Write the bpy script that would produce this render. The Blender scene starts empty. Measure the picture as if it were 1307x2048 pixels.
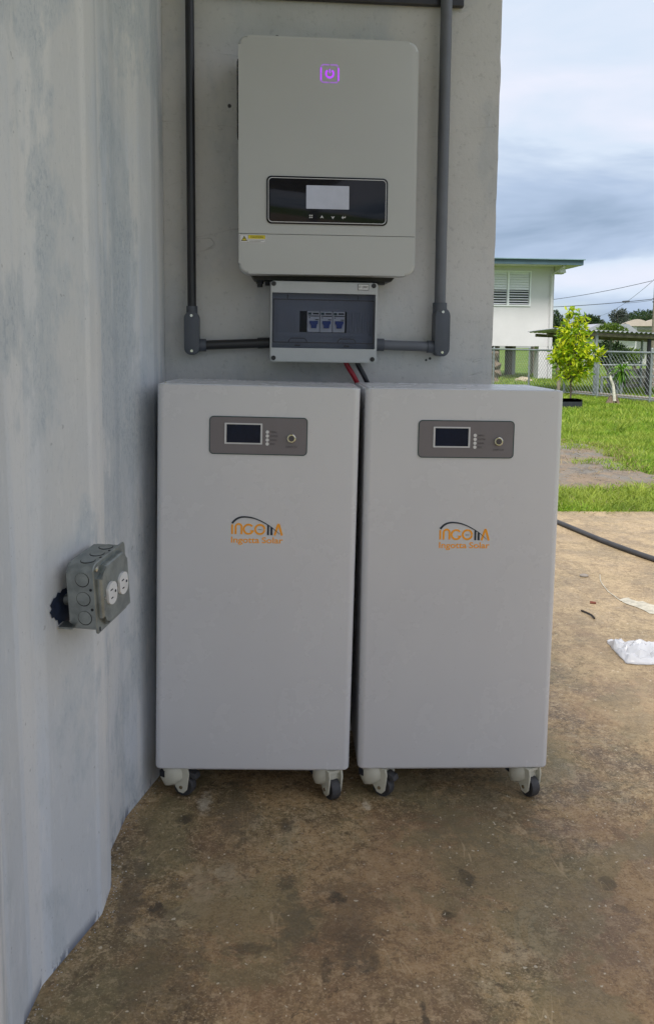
import bpy, bmesh, math, random
import numpy as np
from mathutils import Vector, Matrix
R = math.radians
random.seed(7)
sc = bpy.context.scene
COL = sc.collection

# ------------------------------------------------------------------ camera
CP = Vector((0.0, -2.14, 1.01)); F = 1700.0; PX, PY = 653.5, 870.0
CR = Matrix.Rotation(R(-5.3), 3, 'Z') @ Matrix.Rotation(R(84.0), 3, 'X') @ Matrix.Rotation(0.0086, 3, 'Z')
cd = bpy.data.cameras.new('camera'); cam = bpy.data.objects.new('camera', cd); COL.objects.link(cam)
cam.matrix_world = Matrix.Translation(CP) @ CR.to_4x4()
cd.sensor_fit = 'HORIZONTAL'; cd.sensor_width = 36.0; cd.lens = F / 1307 * 36
cd.shift_y = -(1024 - PY) / 1307
cd.clip_start = 0.05; cd.clip_end = 3000
sc.camera = cam

# ------------------------------------------------------------------ sky and sun
SUN_EL, SUN_AZ = R(58), R(-12)                    # high sun behind the viewer, through thin cloud
S = Vector((math.cos(SUN_EL) * math.sin(SUN_AZ), -math.cos(SUN_EL) * math.cos(SUN_AZ), math.sin(SUN_EL)))
ld = bpy.data.lights.new('sun', 'SUN'); sun = bpy.data.objects.new('sun', ld); COL.objects.link(sun)
ld.energy = 2.9; ld.angle = R(18); ld.color = (1.0, 0.95, 0.87)
sun.rotation_euler = S.to_track_quat('Z', 'Y').to_euler(); sun.location = (3, -6, 9)
wd = bpy.data.worlds.new('World'); sc.world = wd; wd.use_nodes = True
def build_sky():
    nt = wd.node_tree; nt.nodes.clear(); N = nt.nodes.new; L = nt.links.new
    out = N('ShaderNodeOutputWorld')
    sky = N('ShaderNodeTexSky'); sky.sky_type = 'NISHITA'; sky.sun_disc = False
    sky.sun_elevation = SUN_EL; sky.sun_rotation = math.atan2(S.x, S.y); sky.air_density = 1.0; sky.dust_density = 1.2
    b1 = N('ShaderNodeBackground'); b1.inputs[1].default_value = 0.12; L(sky.outputs[0], b1.inputs[0])
    tc = N('ShaderNodeTexCoord')
    mp = N('ShaderNodeMapping'); mp.inputs['Scale'].default_value = (1.0, 1.0, 3.4); mp.inputs['Location'].default_value = (3.2, 1.7, 0.35)
    L(tc.outputs['Generated'], mp.inputs[0])
    n1 = N('ShaderNodeTexNoise'); n1.inputs['Scale'].default_value = 2.6; n1.inputs['Detail'].default_value = 6; n1.inputs['Roughness'].default_value = 0.52; n1.inputs['Distortion'].default_value = 0.3
    L(mp.outputs[0], n1.inputs[0])
    sep = N('ShaderNodeSeparateXYZ'); L(tc.outputs['Generated'], sep.inputs[0])
    # cloud cover by height: gaps of blue only close to the horizon
    cov = N('ShaderNodeMapRange'); cov.inputs[1].default_value = 0.0; cov.inputs[2].default_value = 0.09; cov.inputs[3].default_value = -0.13; cov.inputs[4].default_value = 0.36; L(sep.outputs[2], cov.inputs[0])
    ad = N('ShaderNodeMath'); ad.operation = 'ADD'; L(n1.outputs[0], ad.inputs[0]); L(cov.outputs[0], ad.inputs[1])
    mk = N('ShaderNodeMapRange'); mk.interpolation_type = 'SMOOTHSTEP'; mk.inputs[1].default_value = 0.34; mk.inputs[2].default_value = 0.58; L(ad.outputs[0], mk.inputs[0])
    # cloud tone: thin bright cloud, grey-blue undersides
    mp2 = N('ShaderNodeMapping'); mp2.inputs['Scale'].default_value = (1.0, 1.0, 4.2); mp2.inputs['Location'].default_value = (0.4, 5.1, 0.22); L(tc.outputs['Generated'], mp2.inputs[0])
    n2 = N('ShaderNodeTexNoise'); n2.inputs['Scale'].default_value = 3.1; n2.inputs['Detail'].default_value = 5; n2.inputs['Roughness'].default_value = 0.5; n2.inputs['Distortion'].default_value = 0.4; L(mp2.outputs[0], n2.inputs[0])
    wob = N('ShaderNodeMath'); wob.operation = 'MULTIPLY_ADD'; L(n1.outputs[0], wob.inputs[0]); wob.inputs[1].default_value = 0.10; wob.inputs[2].default_value = -0.05
    hz = N('ShaderNodeMath'); hz.operation = 'ADD'; L(sep.outputs[2], hz.inputs[0]); L(wob.outputs[0], hz.inputs[1])
    fc = N('ShaderNodeFloatCurve'); L(hz.outputs[0], fc.inputs['Value']); cv = fc.mapping.curves[0]
    cv.points[0].location = (0, 0.40); cv.points[1].location = (1, 0.80)
    for q in ((0.035, 0.34), (0.075, 0.64), (0.105, 0.38), (0.15, 0.46), (0.21, 0.60), (0.30, 0.72), (0.5, 0.78)): cv.points.new(*q)
    fc.mapping.update()
    a2 = N('ShaderNodeMath'); a2.operation = 'ADD'; L(n2.outputs[0], a2.inputs[0]); sb = N('ShaderNodeMath'); sb.operation = 'SUBTRACT'; L(fc.outputs[0], sb.inputs[0]); sb.inputs[1].default_value = 0.5; L(sb.outputs[0], a2.inputs[1])
    cr = N('ShaderNodeValToRGB'); L(a2.outputs[0], cr.inputs[0])
    e = cr.color_ramp.elements
    e[0].position = 0.30; e[0].color = (0.30, 0.40, 0.55, 1)
    e[1].position = 0.80; e[1].color = (0.80, 0.83, 0.95, 1)
    x = e.new(0.45); x.color = (0.45, 0.56, 0.74, 1)
    x = e.new(0.58); x.color = (0.66, 0.76, 0.90, 1)
    b2 = N('ShaderNodeBackground'); b2.inputs[1].default_value = 0.73; L(cr.outputs[0], b2.inputs[0])
    mx = N('ShaderNodeMixShader'); L(mk.outputs[0], mx.inputs[0]); L(b1.outputs[0], mx.inputs[1]); L(b2.outputs[0], mx.inputs[2])
    L(mx.outputs[0], out.inputs[0])
build_sky()
sc.view_settings.view_transform = 'Standard'; sc.view_settings.look = 'None'
sc.view_settings.exposure = 0.54; sc.view_settings.gamma = 1.0
sc.cycles.max_bounces = 8; sc.cycles.diffuse_bounces = 5

# ------------------------------------------------------------------ helpers
def at(px, py, Y):                                 # point of the photograph on the plane y = Y
    d = CR @ Vector(((px - PX) / F, -(py - PY) / F, -1)); return CP + d * ((Y - CP.y) / d.y)
def deep(px, py, D):
    d = CR @ Vector(((px - PX) / F, -(py - PY) / F, -1)); return CP + d * D
def link(o, parent=None):
    COL.objects.link(o)
    if parent: o.parent = parent
    return o
def thing(name, label, cat, loc=(0, 0, 0), rot=(0, 0, 0), group=None):
    o = bpy.data.objects.new(name, None); o.empty_display_size = 0.05
    o.location = loc; o.rotation_euler = rot; link(o)
    return tag(o, label, cat, group)
def tag(o, label=None, cat=None, group=None, kind=None):
    if label: o['label'] = label
    if cat: o['category'] = cat
    if group: o['group'] = group
    if kind: o['kind'] = kind
    return o
def obj(name, bm, m, parent=None, smooth=30, label=None):
    me = bpy.data.meshes.new(name)
    bmesh.ops.recalc_face_normals(bm, faces=bm.faces)
    bm.to_mesh(me); bm.free()
    for k in (m if isinstance(m, (list, tuple)) else [m]): me.materials.append(k)
    o = bpy.data.objects.new(name, me); link(o, parent)
    if smooth:
        me.polygons.foreach_set('use_smooth', [True] * len(me.polygons))
        try: me.set_sharp_from_angle(angle=R(smooth))
        except Exception: pass
    if label: o['label'] = label
    return o
def rawobj(name, V, Fc, m, parent=None):           # mesh from arrays: fast, for leaves and blades
    me = bpy.data.meshes.new(name); me.from_pydata(V, [], Fc); me.materials.append(m)
    o = bpy.data.objects.new(name, me); return link(o, parent)
BM = bmesh.new
def box(bm, x0, x1, y0, y1, z0, z1, bev=0, seg=2):
    vs = [bm.verts.new(p) for p in ((x0,y0,z0),(x1,y0,z0),(x1,y1,z0),(x0,y1,z0),(x0,y0,z1),(x1,y0,z1),(x1,y1,z1),(x0,y1,z1))]
    fs = [bm.faces.new([vs[i] for i in f]) for f in ((0,3,2,1),(4,5,6,7),(0,1,5,4),(1,2,6,5),(2,3,7,6),(3,0,4,7))]
    if bev:
        es = list({e for f in fs for e in f.edges})
        bmesh.ops.bevel(bm, geom=es, offset=bev, segments=seg, affect='EDGES', profile=0.5)
    return bm
def rr(x0, x1, z0, z1, r, n=6):                    # rounded rectangle outline; r = (bl, br, tr, tl) or one value
    if not isinstance(r, (tuple, list)): r = (r,) * 4
    P = []
    for (cx, cz, a0, q) in ((x0 + r[0], z0 + r[0], 180, r[0]), (x1 - r[1], z0 + r[1], 270, r[1]), (x1 - r[2], z1 - r[2], 0, r[2]), (x0 + r[3], z1 - r[3], 90, r[3])):
        for i in range(n + 1):
            a = R(a0 + 90 * i / n); P.append((cx + q * math.cos(a), cz + q * math.sin(a)))
            if q == 0: break
    return P
def prism(bm, P, y0, y1, bev=0, seg=3, axis='Y', keep=None):
    """outline P (in x,z) swept from y0 (front) to y1; the front rim may be bevelled"""
    mk = {'Y': lambda a, b, t: (a, t, b), 'Z': lambda a, b, t: (a, b, t), 'X': lambda a, b, t: (t, a, b)}[axis]
    A = [bm.verts.new(mk(a, b, y0)) for a, b in P]; B = [bm.verts.new(mk(a, b, y1)) for a, b in P]
    n = len(P); f0 = bm.faces.new(A); f1 = bm.faces.new(B[::-1])
    for i in range(n): bm.faces.new((A[i], B[i], B[(i + 1) % n], A[(i + 1) % n]))
    if bev: bmesh.ops.bevel(bm, geom=[e for e in f0.edges if not (keep is not None and all(abs(v.co.z - keep) < 0.002 for v in e.verts))], offset=bev, segments=seg, affect='EDGES', profile=0.5)
    return bm
def ring(bm, P, Q, y0, y1):                        # frame between outlines P (outer) and Q (inner)
    n = len(P)
    L = [[bm.verts.new((a, y, b)) for a, b in O] for O in (P, Q) for y in (y0, y1)]
    for i in range(n):
        j = (i + 1) % n
        bm.faces.new((L[0][i], L[0][j], L[2][j], L[2][i])); bm.faces.new((L[1][i], L[3][i], L[3][j], L[1][j]))
        bm.faces.new((L[0][i], L[1][i], L[1][j], L[0][j])); bm.faces.new((L[2][i], L[2][j], L[3][j], L[3][i]))
    return bm
def frame_of(t):
    t = t.normalized(); a = Vector((0, 0, 1)) if abs(t.z) < 0.9 else Vector((1, 0, 0))
    u = t.cross(a).normalized(); return u, t.cross(u)
def tube(bm, pts, r, n=10, caps=True):
    pts = [Vector(p) for p in pts]; rs = r if isinstance(r, (list, tuple)) else [r] * len(pts)
    prev = None
    for i, p in enumerate(pts):
        t = (pts[min(i + 1, len(pts) - 1)] - pts[max(i - 1, 0)])
        if i == 0: u, v = frame_of(t)
        else:
            t.normalize(); u = (u - t * u.dot(t)).normalized(); v = t.cross(u)
        c = [bm.verts.new(p + (u * math.cos(2 * math.pi * k / n) + v * math.sin(2 * math.pi * k / n)) * rs[i]) for k in range(n)]
        if prev:
            for k in range(n): bm.faces.new((prev[k], prev[(k + 1) % n], c[(k + 1) % n], c[k]))
        elif caps: bm.faces.new(c[::-1])
        prev = c
    if caps: bm.faces.new(prev)
    return bm
def spline(pts, n=10):
    pts = [Vector(p) for p in pts]; P = [pts[0]] + pts + [pts[-1]]; out = []
    for i in range(1, len(P) - 2):
        a, b, c, d = P[i - 1:i + 3]
        for k in range(n):
            t = k / n
            out.append(0.5 * ((2 * b) + (c - a) * t + (2 * a - 5 * b + 4 * c - d) * t * t + (3 * b - a - 3 * c + d) * t ** 3))
    return out + [pts[-1]]
def disc(bm, cx, cz, r, y0, y1, n=20):
    return prism(bm, [(cx + r * math.cos(2 * math.pi * i / n), cz + r * math.sin(2 * math.pi * i / n)) for i in range(n)], y0, y1)
def stroke(bm, pts, w, y0, y1):                    # flat brush stroke with thickness, in the x,z plane
    n = len(pts); ws = w if isinstance(w, (list, tuple)) else [w] * n
    Lf, Rt = [], []
    for i in range(n):
        a = Vector(pts[max(i - 1, 0)]); b = Vector(pts[min(i + 1, n - 1)]); t = (b - a).normalized(); q = Vector((-t.y, t.x)) * ws[i] / 2
        p = Vector(pts[i]); Lf.append(p + q); Rt.append(p - q)
    return prism(bm, [tuple(p) for p in Lf] + [tuple(p) for p in Rt[::-1]], y0, y1)
def text(s, x0, x1, zb, size, y, m, name, parent, bold=0.0):
    """raised lettering facing -y, baseline zb, fitted between x0 and x1 (x1 None: natural width)"""
    cu = bpy.data.curves.new('t', 'FONT'); cu.body = s; cu.size = size; cu.offset = size * bold; cu.extrude = 0.0002
    o = bpy.data.objects.new('t', cu); COL.objects.link(o)
    me = bpy.data.meshes.new_from_object(o.evaluated_get(bpy.context.evaluated_depsgraph_get()))
    bpy.data.objects.remove(o); bpy.data.curves.remove(cu)
    xs = [v.co.x for v in me.vertices]; a, b = min(xs), max(xs)
    k = ((x1 - x0) / (b - a)) if x1 is not None else 1.0
    for v in me.vertices: v.co = ((v.co.x - a) * k + x0, y - v.co.z, v.co.y + zb)
    me.name = name; me.materials.clear(); me.materials.append(m)
    return link(bpy.data.objects.new(name, me), parent)

# ------------------------------------------------------------------ materials
class NT:
    def __init__(s, name):
        s.m = bpy.data.materials.new(name); s.m.use_nodes = True; s.nt = s.m.node_tree; s.nt.nodes.clear()
        s.out = s.N('ShaderNodeOutputMaterial'); s.b = s.N('ShaderNodeBsdfPrincipled'); s.L(s.b.outputs[0], s.out.inputs[0])
        s.tc = s.N('ShaderNodeTexCoord').outputs['Object']; s.geo = None
    def N(s, t): return s.nt.nodes.new(t)
    def L(s, a, b): s.nt.links.new(a, b)
    def set(s, i, v):
        if hasattr(v, 'is_linked'): s.L(v, s.b.inputs[i])
        else: s.b.inputs[i].default_value = (*v, 1) if isinstance(v, tuple) and len(v) == 3 else v
    def world(s):
        if not s.geo: s.geo = s.N('ShaderNodeNewGeometry')
        return s.geo.outputs['Position']
    def noise(s, scale, detail=4, rough=0.55, st=(1, 1, 1), off=(0, 0, 0), co=None, dist=0.0):
        mp = s.N('ShaderNodeMapping'); mp.inputs['Scale'].default_value = st; mp.inputs['Location'].default_value = off; s.L(co or s.tc, mp.inputs[0])
        n = s.N('ShaderNodeTexNoise'); n.inputs['Scale'].default_value = scale; n.inputs['Detail'].default_value = detail; n.inputs['Roughness'].default_value = rough; n.inputs['Distortion'].default_value = dist
        s.L(mp.outputs[0], n.inputs[0]); return n.outputs[0]
    def rng(s, v, a, b, c=0.0, d=1.0, smooth=True):
        m = s.N('ShaderNodeMapRange'); m.interpolation_type = 'SMOOTHSTEP' if smooth else 'LINEAR'
        for i, q in enumerate((a, b, c, d)): m.inputs[i + 1].default_value = q
        s.L(v, m.inputs[0]); return m.outputs[0]
    def mix(s, f, a, b, mode='MIX'):
        m = s.N('ShaderNodeMix'); m.data_type = 'RGBA'; m.blend_type = mode
        for i, q in ((0, f), (6, a), (7, b)):
            if hasattr(q, 'is_linked'): s.L(q, m.inputs[i])
            else: m.inputs[i].default_value = (*q, 1) if isinstance(q, tuple) else q
        return m.outputs[2]
    def math(s, op, a, b=0.5):
        m = s.N('ShaderNodeMath'); m.operation = op
        for i, q in ((0, a), (1, b)):
            if hasattr(q, 'is_linked'): s.L(q, m.inputs[i])
            else: m.inputs[i].default_value = q
        return m.outputs[0]
    def spot(s, pos, rad, soft=0.4, warp=None, st=(1, 1, 1)):   # 1 inside a roundish stain at pos, ragged by warp
        d = s.N('ShaderNodeVectorMath'); d.operation = 'SUBTRACT'; s.L(s.world(), d.inputs[0]); d.inputs[1].default_value = pos
        e = s.N('ShaderNodeVectorMath'); e.operation = 'MULTIPLY'; s.L(d.outputs[0], e.inputs[0]); e.inputs[1].default_value = st
        l = s.N('ShaderNodeVectorMath'); l.operation = 'LENGTH'; s.L(e.outputs[0], l.inputs[0])
        v = l.outputs['Value']
        if warp is not None: v = s.math('ADD', v, s.math('MULTIPLY', s.math('SUBTRACT', warp, 0.5), rad * 5.0))
        return s.rng(v, rad * (1 + soft), rad * (1 - soft))
    def bump(s, h, strength=0.3, dist=0.005):
        b = s.N('ShaderNodeBump'); b.inputs['Strength'].default_value = strength; b.inputs['Distance'].default_value = dist; s.L(h, b.inputs['Height']); s.L(b.outputs[0], s.b.inputs['Normal'])
def simple(name, c, rough=0.5, metal=0.0, var=0.12, scale=18, bump=0.0, bscale=200, spec=None, emit=None, estr=1.0):
    k = NT(name)
    n = k.noise(scale, 5, 0.6); dk = tuple(max(0, q * (1 - var)) for q in c); lt = tuple(min(1, q * (1 + var)) for q in c)
    k.set('Base Color', k.mix(k.rng(n, 0.3, 0.7), dk, lt)); k.set('Roughness', k.rng(n, 0.2, 0.8, rough * 0.88, min(1, rough * 1.12)))
    k.set('Metallic', metal)
    if spec is not None: k.set('Specular IOR Level', spec)
    if bump: k.bump(k.noise(bscale, 2), bump, 0.001)
    if emit: k.set('Emission Color', emit); k.set('Emission Strength', estr)
    return k.m
def m_plaster():
    k = NT('plaster'); w = k.world()
    big = k.noise(2.2, 5, 0.6, co=w); mid = k.noise(7, 6, 0.65, (1, 1, 0.55), co=w); fine = k.noise(60, 4, 0.7, co=w); pit = k.noise(150, 2, 0.5, co=w)
    c = k.mix(k.rng(big, 0.3, 0.7), (0.50, 0.505, 0.495), (0.60, 0.60, 0.59))
    c = k.mix(k.rng(mid, 0.50, 0.64, 0, 0.6), c, (0.45, 0.475, 0.495))
    c = k.mix(k.rng(fine, 0.56, 0.68, 0, 0.35), c, (0.56, 0.57, 0.58)); c = k.mix(k.rng(fine, 0.44, 0.34, 0, 0.3), c, (0.30, 0.31, 0.31))
    # hairline trowel cracks and little dark pits
    wv = k.noise(3.2, 3, 0.6, (1, 1, 2.2), (4, 2, 1), co=w, dist=0.6)
    line = k.rng(k.math('ABSOLUTE', k.math('SUBTRACT', wv, 0.5)), 0.0, 0.004, 1, 0)
    line = k.math('MULTIPLY', line, k.rng(k.noise(4, 2, 0.5, off=(9, 9, 9), co=w), 0.52, 0.62))
    c = k.mix(k.math('MULTIPLY', line, 0.22), c, (0.13, 0.13, 0.13))
    c = k.mix(k.rng(pit, 0.75, 0.80, 0, 0.4), c, (0.2, 0.2, 0.2))
    for q, r in (((-0.045, 0, 1.585), 0.004), ((0.46, 0, 0.980), 0.003), ((0.45, 0, 0.976), 0.0025), ((0.07, 0, 1.75), 0.003)):
        c = k.mix(k.spot(q, r, 0.3, mid), c, (0.06, 0.06, 0.065))
    k.set('Base Color', c); k.set('Roughness', 0.72)
    h = k.math('ADD', k.math('MULTIPLY', mid, 0.8), k.math('MULTIPLY', fine, 0.35)); k.bump(k.math('SUBTRACT', h, k.math('MULTIPLY', line, 0.5)), 0.45, 0.006)
    return k.m
def m_container():
    k = NT('container_paint'); w = k.world()
    big = k.noise(3.4, 5, 0.6, (1, 1, 0.7), (1, 4, 2), co=w, dist=0.2); med = k.noise(10, 7, 0.68, (1, 1, 0.6), co=w)
    brush = k.noise(70, 6, 0.75, (1, 1, 0.22), co=w); brush2 = k.noise(170, 4, 0.75, (1, 1, 0.45), co=w)
    roll_shade = k.noise(13, 2, 0.4, (1, 1, 0.03), (0, 2.3, 0), co=w); hue = k.noise(1.6, 4, 0.55, (1, 1, 0.8), (7, 3, 3), co=w)
    c = k.mix(k.rng(hue, 0.40, 0.60), (0.60, 0.645, 0.705), (0.70, 0.70, 0.69))
    c = k.mix(k.rng(roll_shade, 0.50, 0.56, 0, 0.42), c, (0.50, 0.52, 0.535)); c = k.mix(k.rng(roll_shade, 0.47, 0.41, 0, 0.45), c, (0.76, 0.755, 0.74))   # roller strokes, doubling as painted shading of the ridges
    thin = k.math('ADD', k.math('MULTIPLY', big, 0.60), k.math('ADD', k.math('MULTIPLY', med, 0.30), k.math('MULTIPLY', brush, 0.16)))
    c = k.mix(k.rng(thin, 0.545, 0.60, 0, 0.60), c, (0.475, 0.525, 0.565))                     # thin coat, old blue shows faintly
    c = k.mix(k.math('MULTIPLY', k.rng(thin, 0.56, 0.64), k.rng(brush2, 0.50, 0.56, 0, 0.50)), c, (0.30, 0.36, 0.43))
    c = k.mix(k.rng(brush, 0.53, 0.62, 0, 0.22), c, (0.78, 0.78, 0.78)); c = k.mix(k.rng(brush2, 0.44, 0.36, 0, 0.25), c, (0.44, 0.46, 0.48))
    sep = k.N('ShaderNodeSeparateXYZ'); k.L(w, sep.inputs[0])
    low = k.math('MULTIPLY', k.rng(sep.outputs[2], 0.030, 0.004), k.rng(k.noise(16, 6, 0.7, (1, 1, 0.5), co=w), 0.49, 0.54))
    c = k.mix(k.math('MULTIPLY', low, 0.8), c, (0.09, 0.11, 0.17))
    c = k.mix(k.rng(k.noise(75, 2, 0.5, off=(3, 3, 3), co=w), 0.725, 0.76, 0, 0.45), c, (0.26, 0.27, 0.29))
    k.set('Base Color', c); k.set('Roughness', k.rng(brush, 0.4, 0.6, 0.40, 0.6)); k.set('Specular IOR Level', 0.35)
    k.bump(k.math('ADD', k.math('MULTIPLY', brush, 0.5), k.math('MULTIPLY', k.noise(4, 2, 0.5, co=w), 1.2)), 0.4, 0.004)
    return k.m
def m_floor():
    k = NT('stained_concrete'); w = k.world()
    big = k.noise(1.7, 9, 0.66, off=(2, 7, 0), co=w, dist=0.5); mid = k.noise(5.5, 10, 0.72, off=(1, 2, 0), co=w, dist=0.4)
    damp = k.noise(2.6, 10, 0.72, off=(5, 1, 0), co=w, dist=0.5); oil = k.noise(4.2, 10, 0.74, off=(8, 3, 0), co=w, dist=0.5)
    mott = k.noise(17, 9, 0.78, off=(2, 2, 0), co=w, dist=0.4); fine = k.noise(55, 6, 0.78, co=w, dist=0.3); grit = k.noise(210, 4, 0.72, co=w)
    drag = k.noise(26, 6, 0.75, (1, 0.35, 1), (4, 4, 0), co=w, dist=0.6)
    c = k.mix(k.rng(big, 0.40, 0.58), (0.205, 0.140, 0.076), (0.375, 0.270, 0.148))
    c = k.mix(k.rng(damp, 0.49, 0.56, 0, 0.70), c, (0.185, 0.158, 0.092))                 # greenish damp
    c = k.mix(k.rng(mid, 0.52, 0.565, 0, 0.60), c, (0.44, 0.325, 0.185))                  # worn tan, crisp edged
    c = k.mix(k.rng(mid, 0.46, 0.41, 0, 0.55), c, (0.145, 0.102, 0.062))
    c = k.mix(k.rng(oil, 0.55, 0.60, 0, 0.60), c, (0.095, 0.070, 0.046))                  # dark oil
    c = k.mix(k.rng(oil, 0.415, 0.395, 0, 0.45), c, (0.46, 0.40, 0.29))                   # cement bloom
    c = k.mix(k.rng(mott, 0.52, 0.60, 0, 0.32), c, (0.40, 0.305, 0.185)); c = k.mix(k.rng(mott, 0.47, 0.39, 0, 0.38), c, (0.11, 0.085, 0.055))
    c = k.mix(k.rng(drag, 0.53, 0.60, 0, 0.26), c, (0.47, 0.375, 0.25)); c = k.mix(k.rng(drag, 0.46, 0.39, 0, 0.28), c, (0.09, 0.067, 0.045))
    c = k.mix(k.rng(fine, 0.535, 0.60, 0, 0.60), c, (0.50, 0.40, 0.275)); c = k.mix(k.rng(fine, 0.46, 0.395, 0, 0.65), c, (0.080, 0.060, 0.040))
    c = k.mix(k.rng(grit, 0.55, 0.62, 0, 0.50), c, (0.56, 0.47, 0.34)); c = k.mix(k.rng(grit, 0.45, 0.38, 0, 0.50), c, (0.065, 0.050, 0.036))
    c = k.mix(k.rng(k.noise(1.3, 5, 0.6, off=(9, 2, 0), co=w, dist=0.4), 0.50, 0.60, 0, 0.40), c, (0.30, 0.185, 0.115)); c = k.mix(k.rng(k.noise(3.3, 7, 0.68, off=(3, 9, 0), co=w, dist=0.4), 0.51, 0.57, 0, 0.45), c, (0.195, 0.180, 0.105))   # rusty and olive tinges
    # paler part towards the right and the far edge
    sep = k.N('ShaderNodeSeparateXYZ'); k.L(w, sep.inputs[0])
    edge = k.math('ADD', k.math('ADD', sep.outputs[0], k.math('MULTIPLY', sep.outputs[1], 0.30)), k.math('MULTIPLY', k.math('SUBTRACT', mid, 0.5), 1.6))
    pale = k.mix(k.rng(mid, 0.44, 0.58), (0.275, 0.215, 0.142), (0.375, 0.305, 0.212))
    pale = k.mix(k.rng(big, 0.52, 0.60, 0, 0.5), pale, (0.42, 0.34, 0.235))
    pale = k.mix(k.rng(damp, 0.52, 0.58, 0, 0.45), pale, (0.235, 0.195, 0.130))
    pale = k.mix(k.rng(mott, 0.46, 0.40, 0, 0.50), pale, (0.165, 0.122, 0.076)); pale = k.mix(k.rng(drag, 0.45, 0.40, 0, 0.4), pale, (0.14, 0.105, 0.07))
    pale = k.mix(k.rng(fine, 0.535, 0.60, 0, 0.45), pale, (0.48, 0.395, 0.275)); pale = k.mix(k.rng(fine, 0.46, 0.395, 0, 0.50), pale, (0.14, 0.105, 0.068))
    pale = k.mix(k.rng(grit, 0.45, 0.38, 0, 0.50), pale, (0.10, 0.078, 0.054)); pale = k.mix(k.rng(grit, 0.56, 0.63, 0, 0.4), pale, (0.58, 0.50, 0.38))
    c = k.mix(k.rng(edge, 0.55, 1.7, 0, 0.92), c, pale)
    wp = k.noise(30, 8, 0.75, co=w, dist=0.4)
    for (x, y, r, st, col, s_) in STAINS:
        f = k.spot((x, y, -0.012 * x), r, 0.35, wp, st); c = k.mix(k.math('MULTIPLY', f, k.math('MULTIPLY', k.rng(fine, 0.40, 0.56, 0.40, 0.85), s_)), c, col)
    # trowel scratches, hairline cracks, white flecks of paint
    sw = k.noise(9, 2, 0.5, (1, 0.22, 1), (3, 0, 0), co=w, dist=1.2); ln = k.rng(k.math('ABSOLUTE', k.math('SUBTRACT', sw, 0.5)), 0, 0.005, 1, 0)
    c = k.mix(k.math('MULTIPLY', ln, k.rng(mid, 0.5, 0.55, 0, 0.40)), c, (0.58, 0.47, 0.33))
    cw = k.noise(2.1, 6, 0.62, off=(6, 6, 0), co=w, dist=0.3); ck = k.rng(k.math('ABSOLUTE', k.math('SUBTRACT', cw, 0.5)), 0, 0.0022, 1, 0)
    c = k.mix(k.math('MULTIPLY', ck, k.rng(damp, 0.47, 0.52, 0, 0.55)), c, (0.04, 0.03, 0.022))
    c = k.mix(k.rng(k.noise(95, 1, 0.5, off=(1, 5, 0), co=w), 0.735, 0.755, 0, 0.75), c, (0.62, 0.58, 0.50))
    c = k.mix(1.0, c, (1.07, 1.0, 0.88), 'MULTIPLY')
    k.set('Base Color', c); k.set('Roughness', k.rng(mid, 0.42, 0.6, 0.46, 0.75)); k.set('Specular IOR Level', 0.35)
    k.bump(k.math('ADD', k.math('ADD', k.math('MULTIPLY', fine, 0.6), k.math('MULTIPLY', grit, 0.4)), k.math('MULTIPLY', mott, 0.7)), 0.6, 0.005)
    return k.m
def floor_px(px, py):
    d = CR @ Vector(((px - PX) / F, -(py - PY) / F, -1)); t = -(CP.z + 0.012 * CP.x) / (d.z + 0.012 * d.x); return CP + d * t
STAINS = []
for (px, py, r, st, col, s_) in (
    (695, 1840, 0.055, (1, 0.45, 1), (0.055, 0.048, 0.038), 0.50), (710, 1900, 0.035, (1, 0.8, 1), (0.05, 0.043, 0.034), 0.5),
    (672, 1797, 0.016, (1, 1, 1), (0.04, 0.037, 0.03), 0.8), (572, 1648, 0.014, (1, 0.6, 1), (0.045, 0.04, 0.033), 0.85), (570, 1760, 0.016, (1, 0.8, 1), (0.05, 0.045, 0.035), 0.7),
    (932, 1755, 0.015, (1, 0.7, 1), (0.05, 0.042, 0.03), 0.85), (1215, 1765, 0.015, (1, 0.8, 1), (0.06, 0.05, 0.04), 0.7), (895, 1830, 0.011, (1, 1, 1), (0.03, 0.026, 0.02), 0.85),
    (365, 1640, 0.015, (1, 0.6, 1), (0.035, 0.03, 0.025), 0.95), (312, 1825, 0.013, (1, 0.7, 1), (0.04, 0.034, 0.028), 0.95), (1240, 1820, 0.012, (1, 1, 1), (0.06, 0.05, 0.04), 0.6),
    (410, 1605, 0.018, (1.3, 0.5, 1), (0.52, 0.50, 0.45), 0.75), (730, 1612, 0.010, (1, 0.6, 1), (0.60, 0.55, 0.46), 0.85), (405, 1770, 0.035, (1.4, 0.6, 1), (0.42, 0.34, 0.24), 0.65),
    (470, 1620, 0.045, (1.2, 0.4, 1), (0.06, 0.058, 0.05), 0.65), (590, 1850, 0.04, (1.3, 0.5, 1), (0.07, 0.07, 0.055), 0.6), (500, 1900, 0.02, (0.5, 1.6, 1), (0.05, 0.042, 0.032), 0.7),
    (650, 1950, 0.012, (1.5, 0.5, 1), (0.035, 0.03, 0.025), 0.7), (850, 2035, 0.008, (1.5, 0.3, 1), (0.03, 0.025, 0.02), 0.9), (450, 1745, 0.02, (1, .7, 1), (0.40, 0.36, 0.28), 0.6),
    (320, 1950, 0.09, (1.4, 0.6, 1), (0.07, 0.055, 0.043), 0.6), (265, 1780, 0.05, (2, 0.5, 1), (0.075, 0.065, 0.055), 0.7), (950, 1630, 0.10, (0.8, 0.8, 1), (0.12, 0.115, 0.082), 0.6)):
    p = floor_px(px, py); STAINS.append((p.x, p.y, r, st, col, s_))
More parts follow.
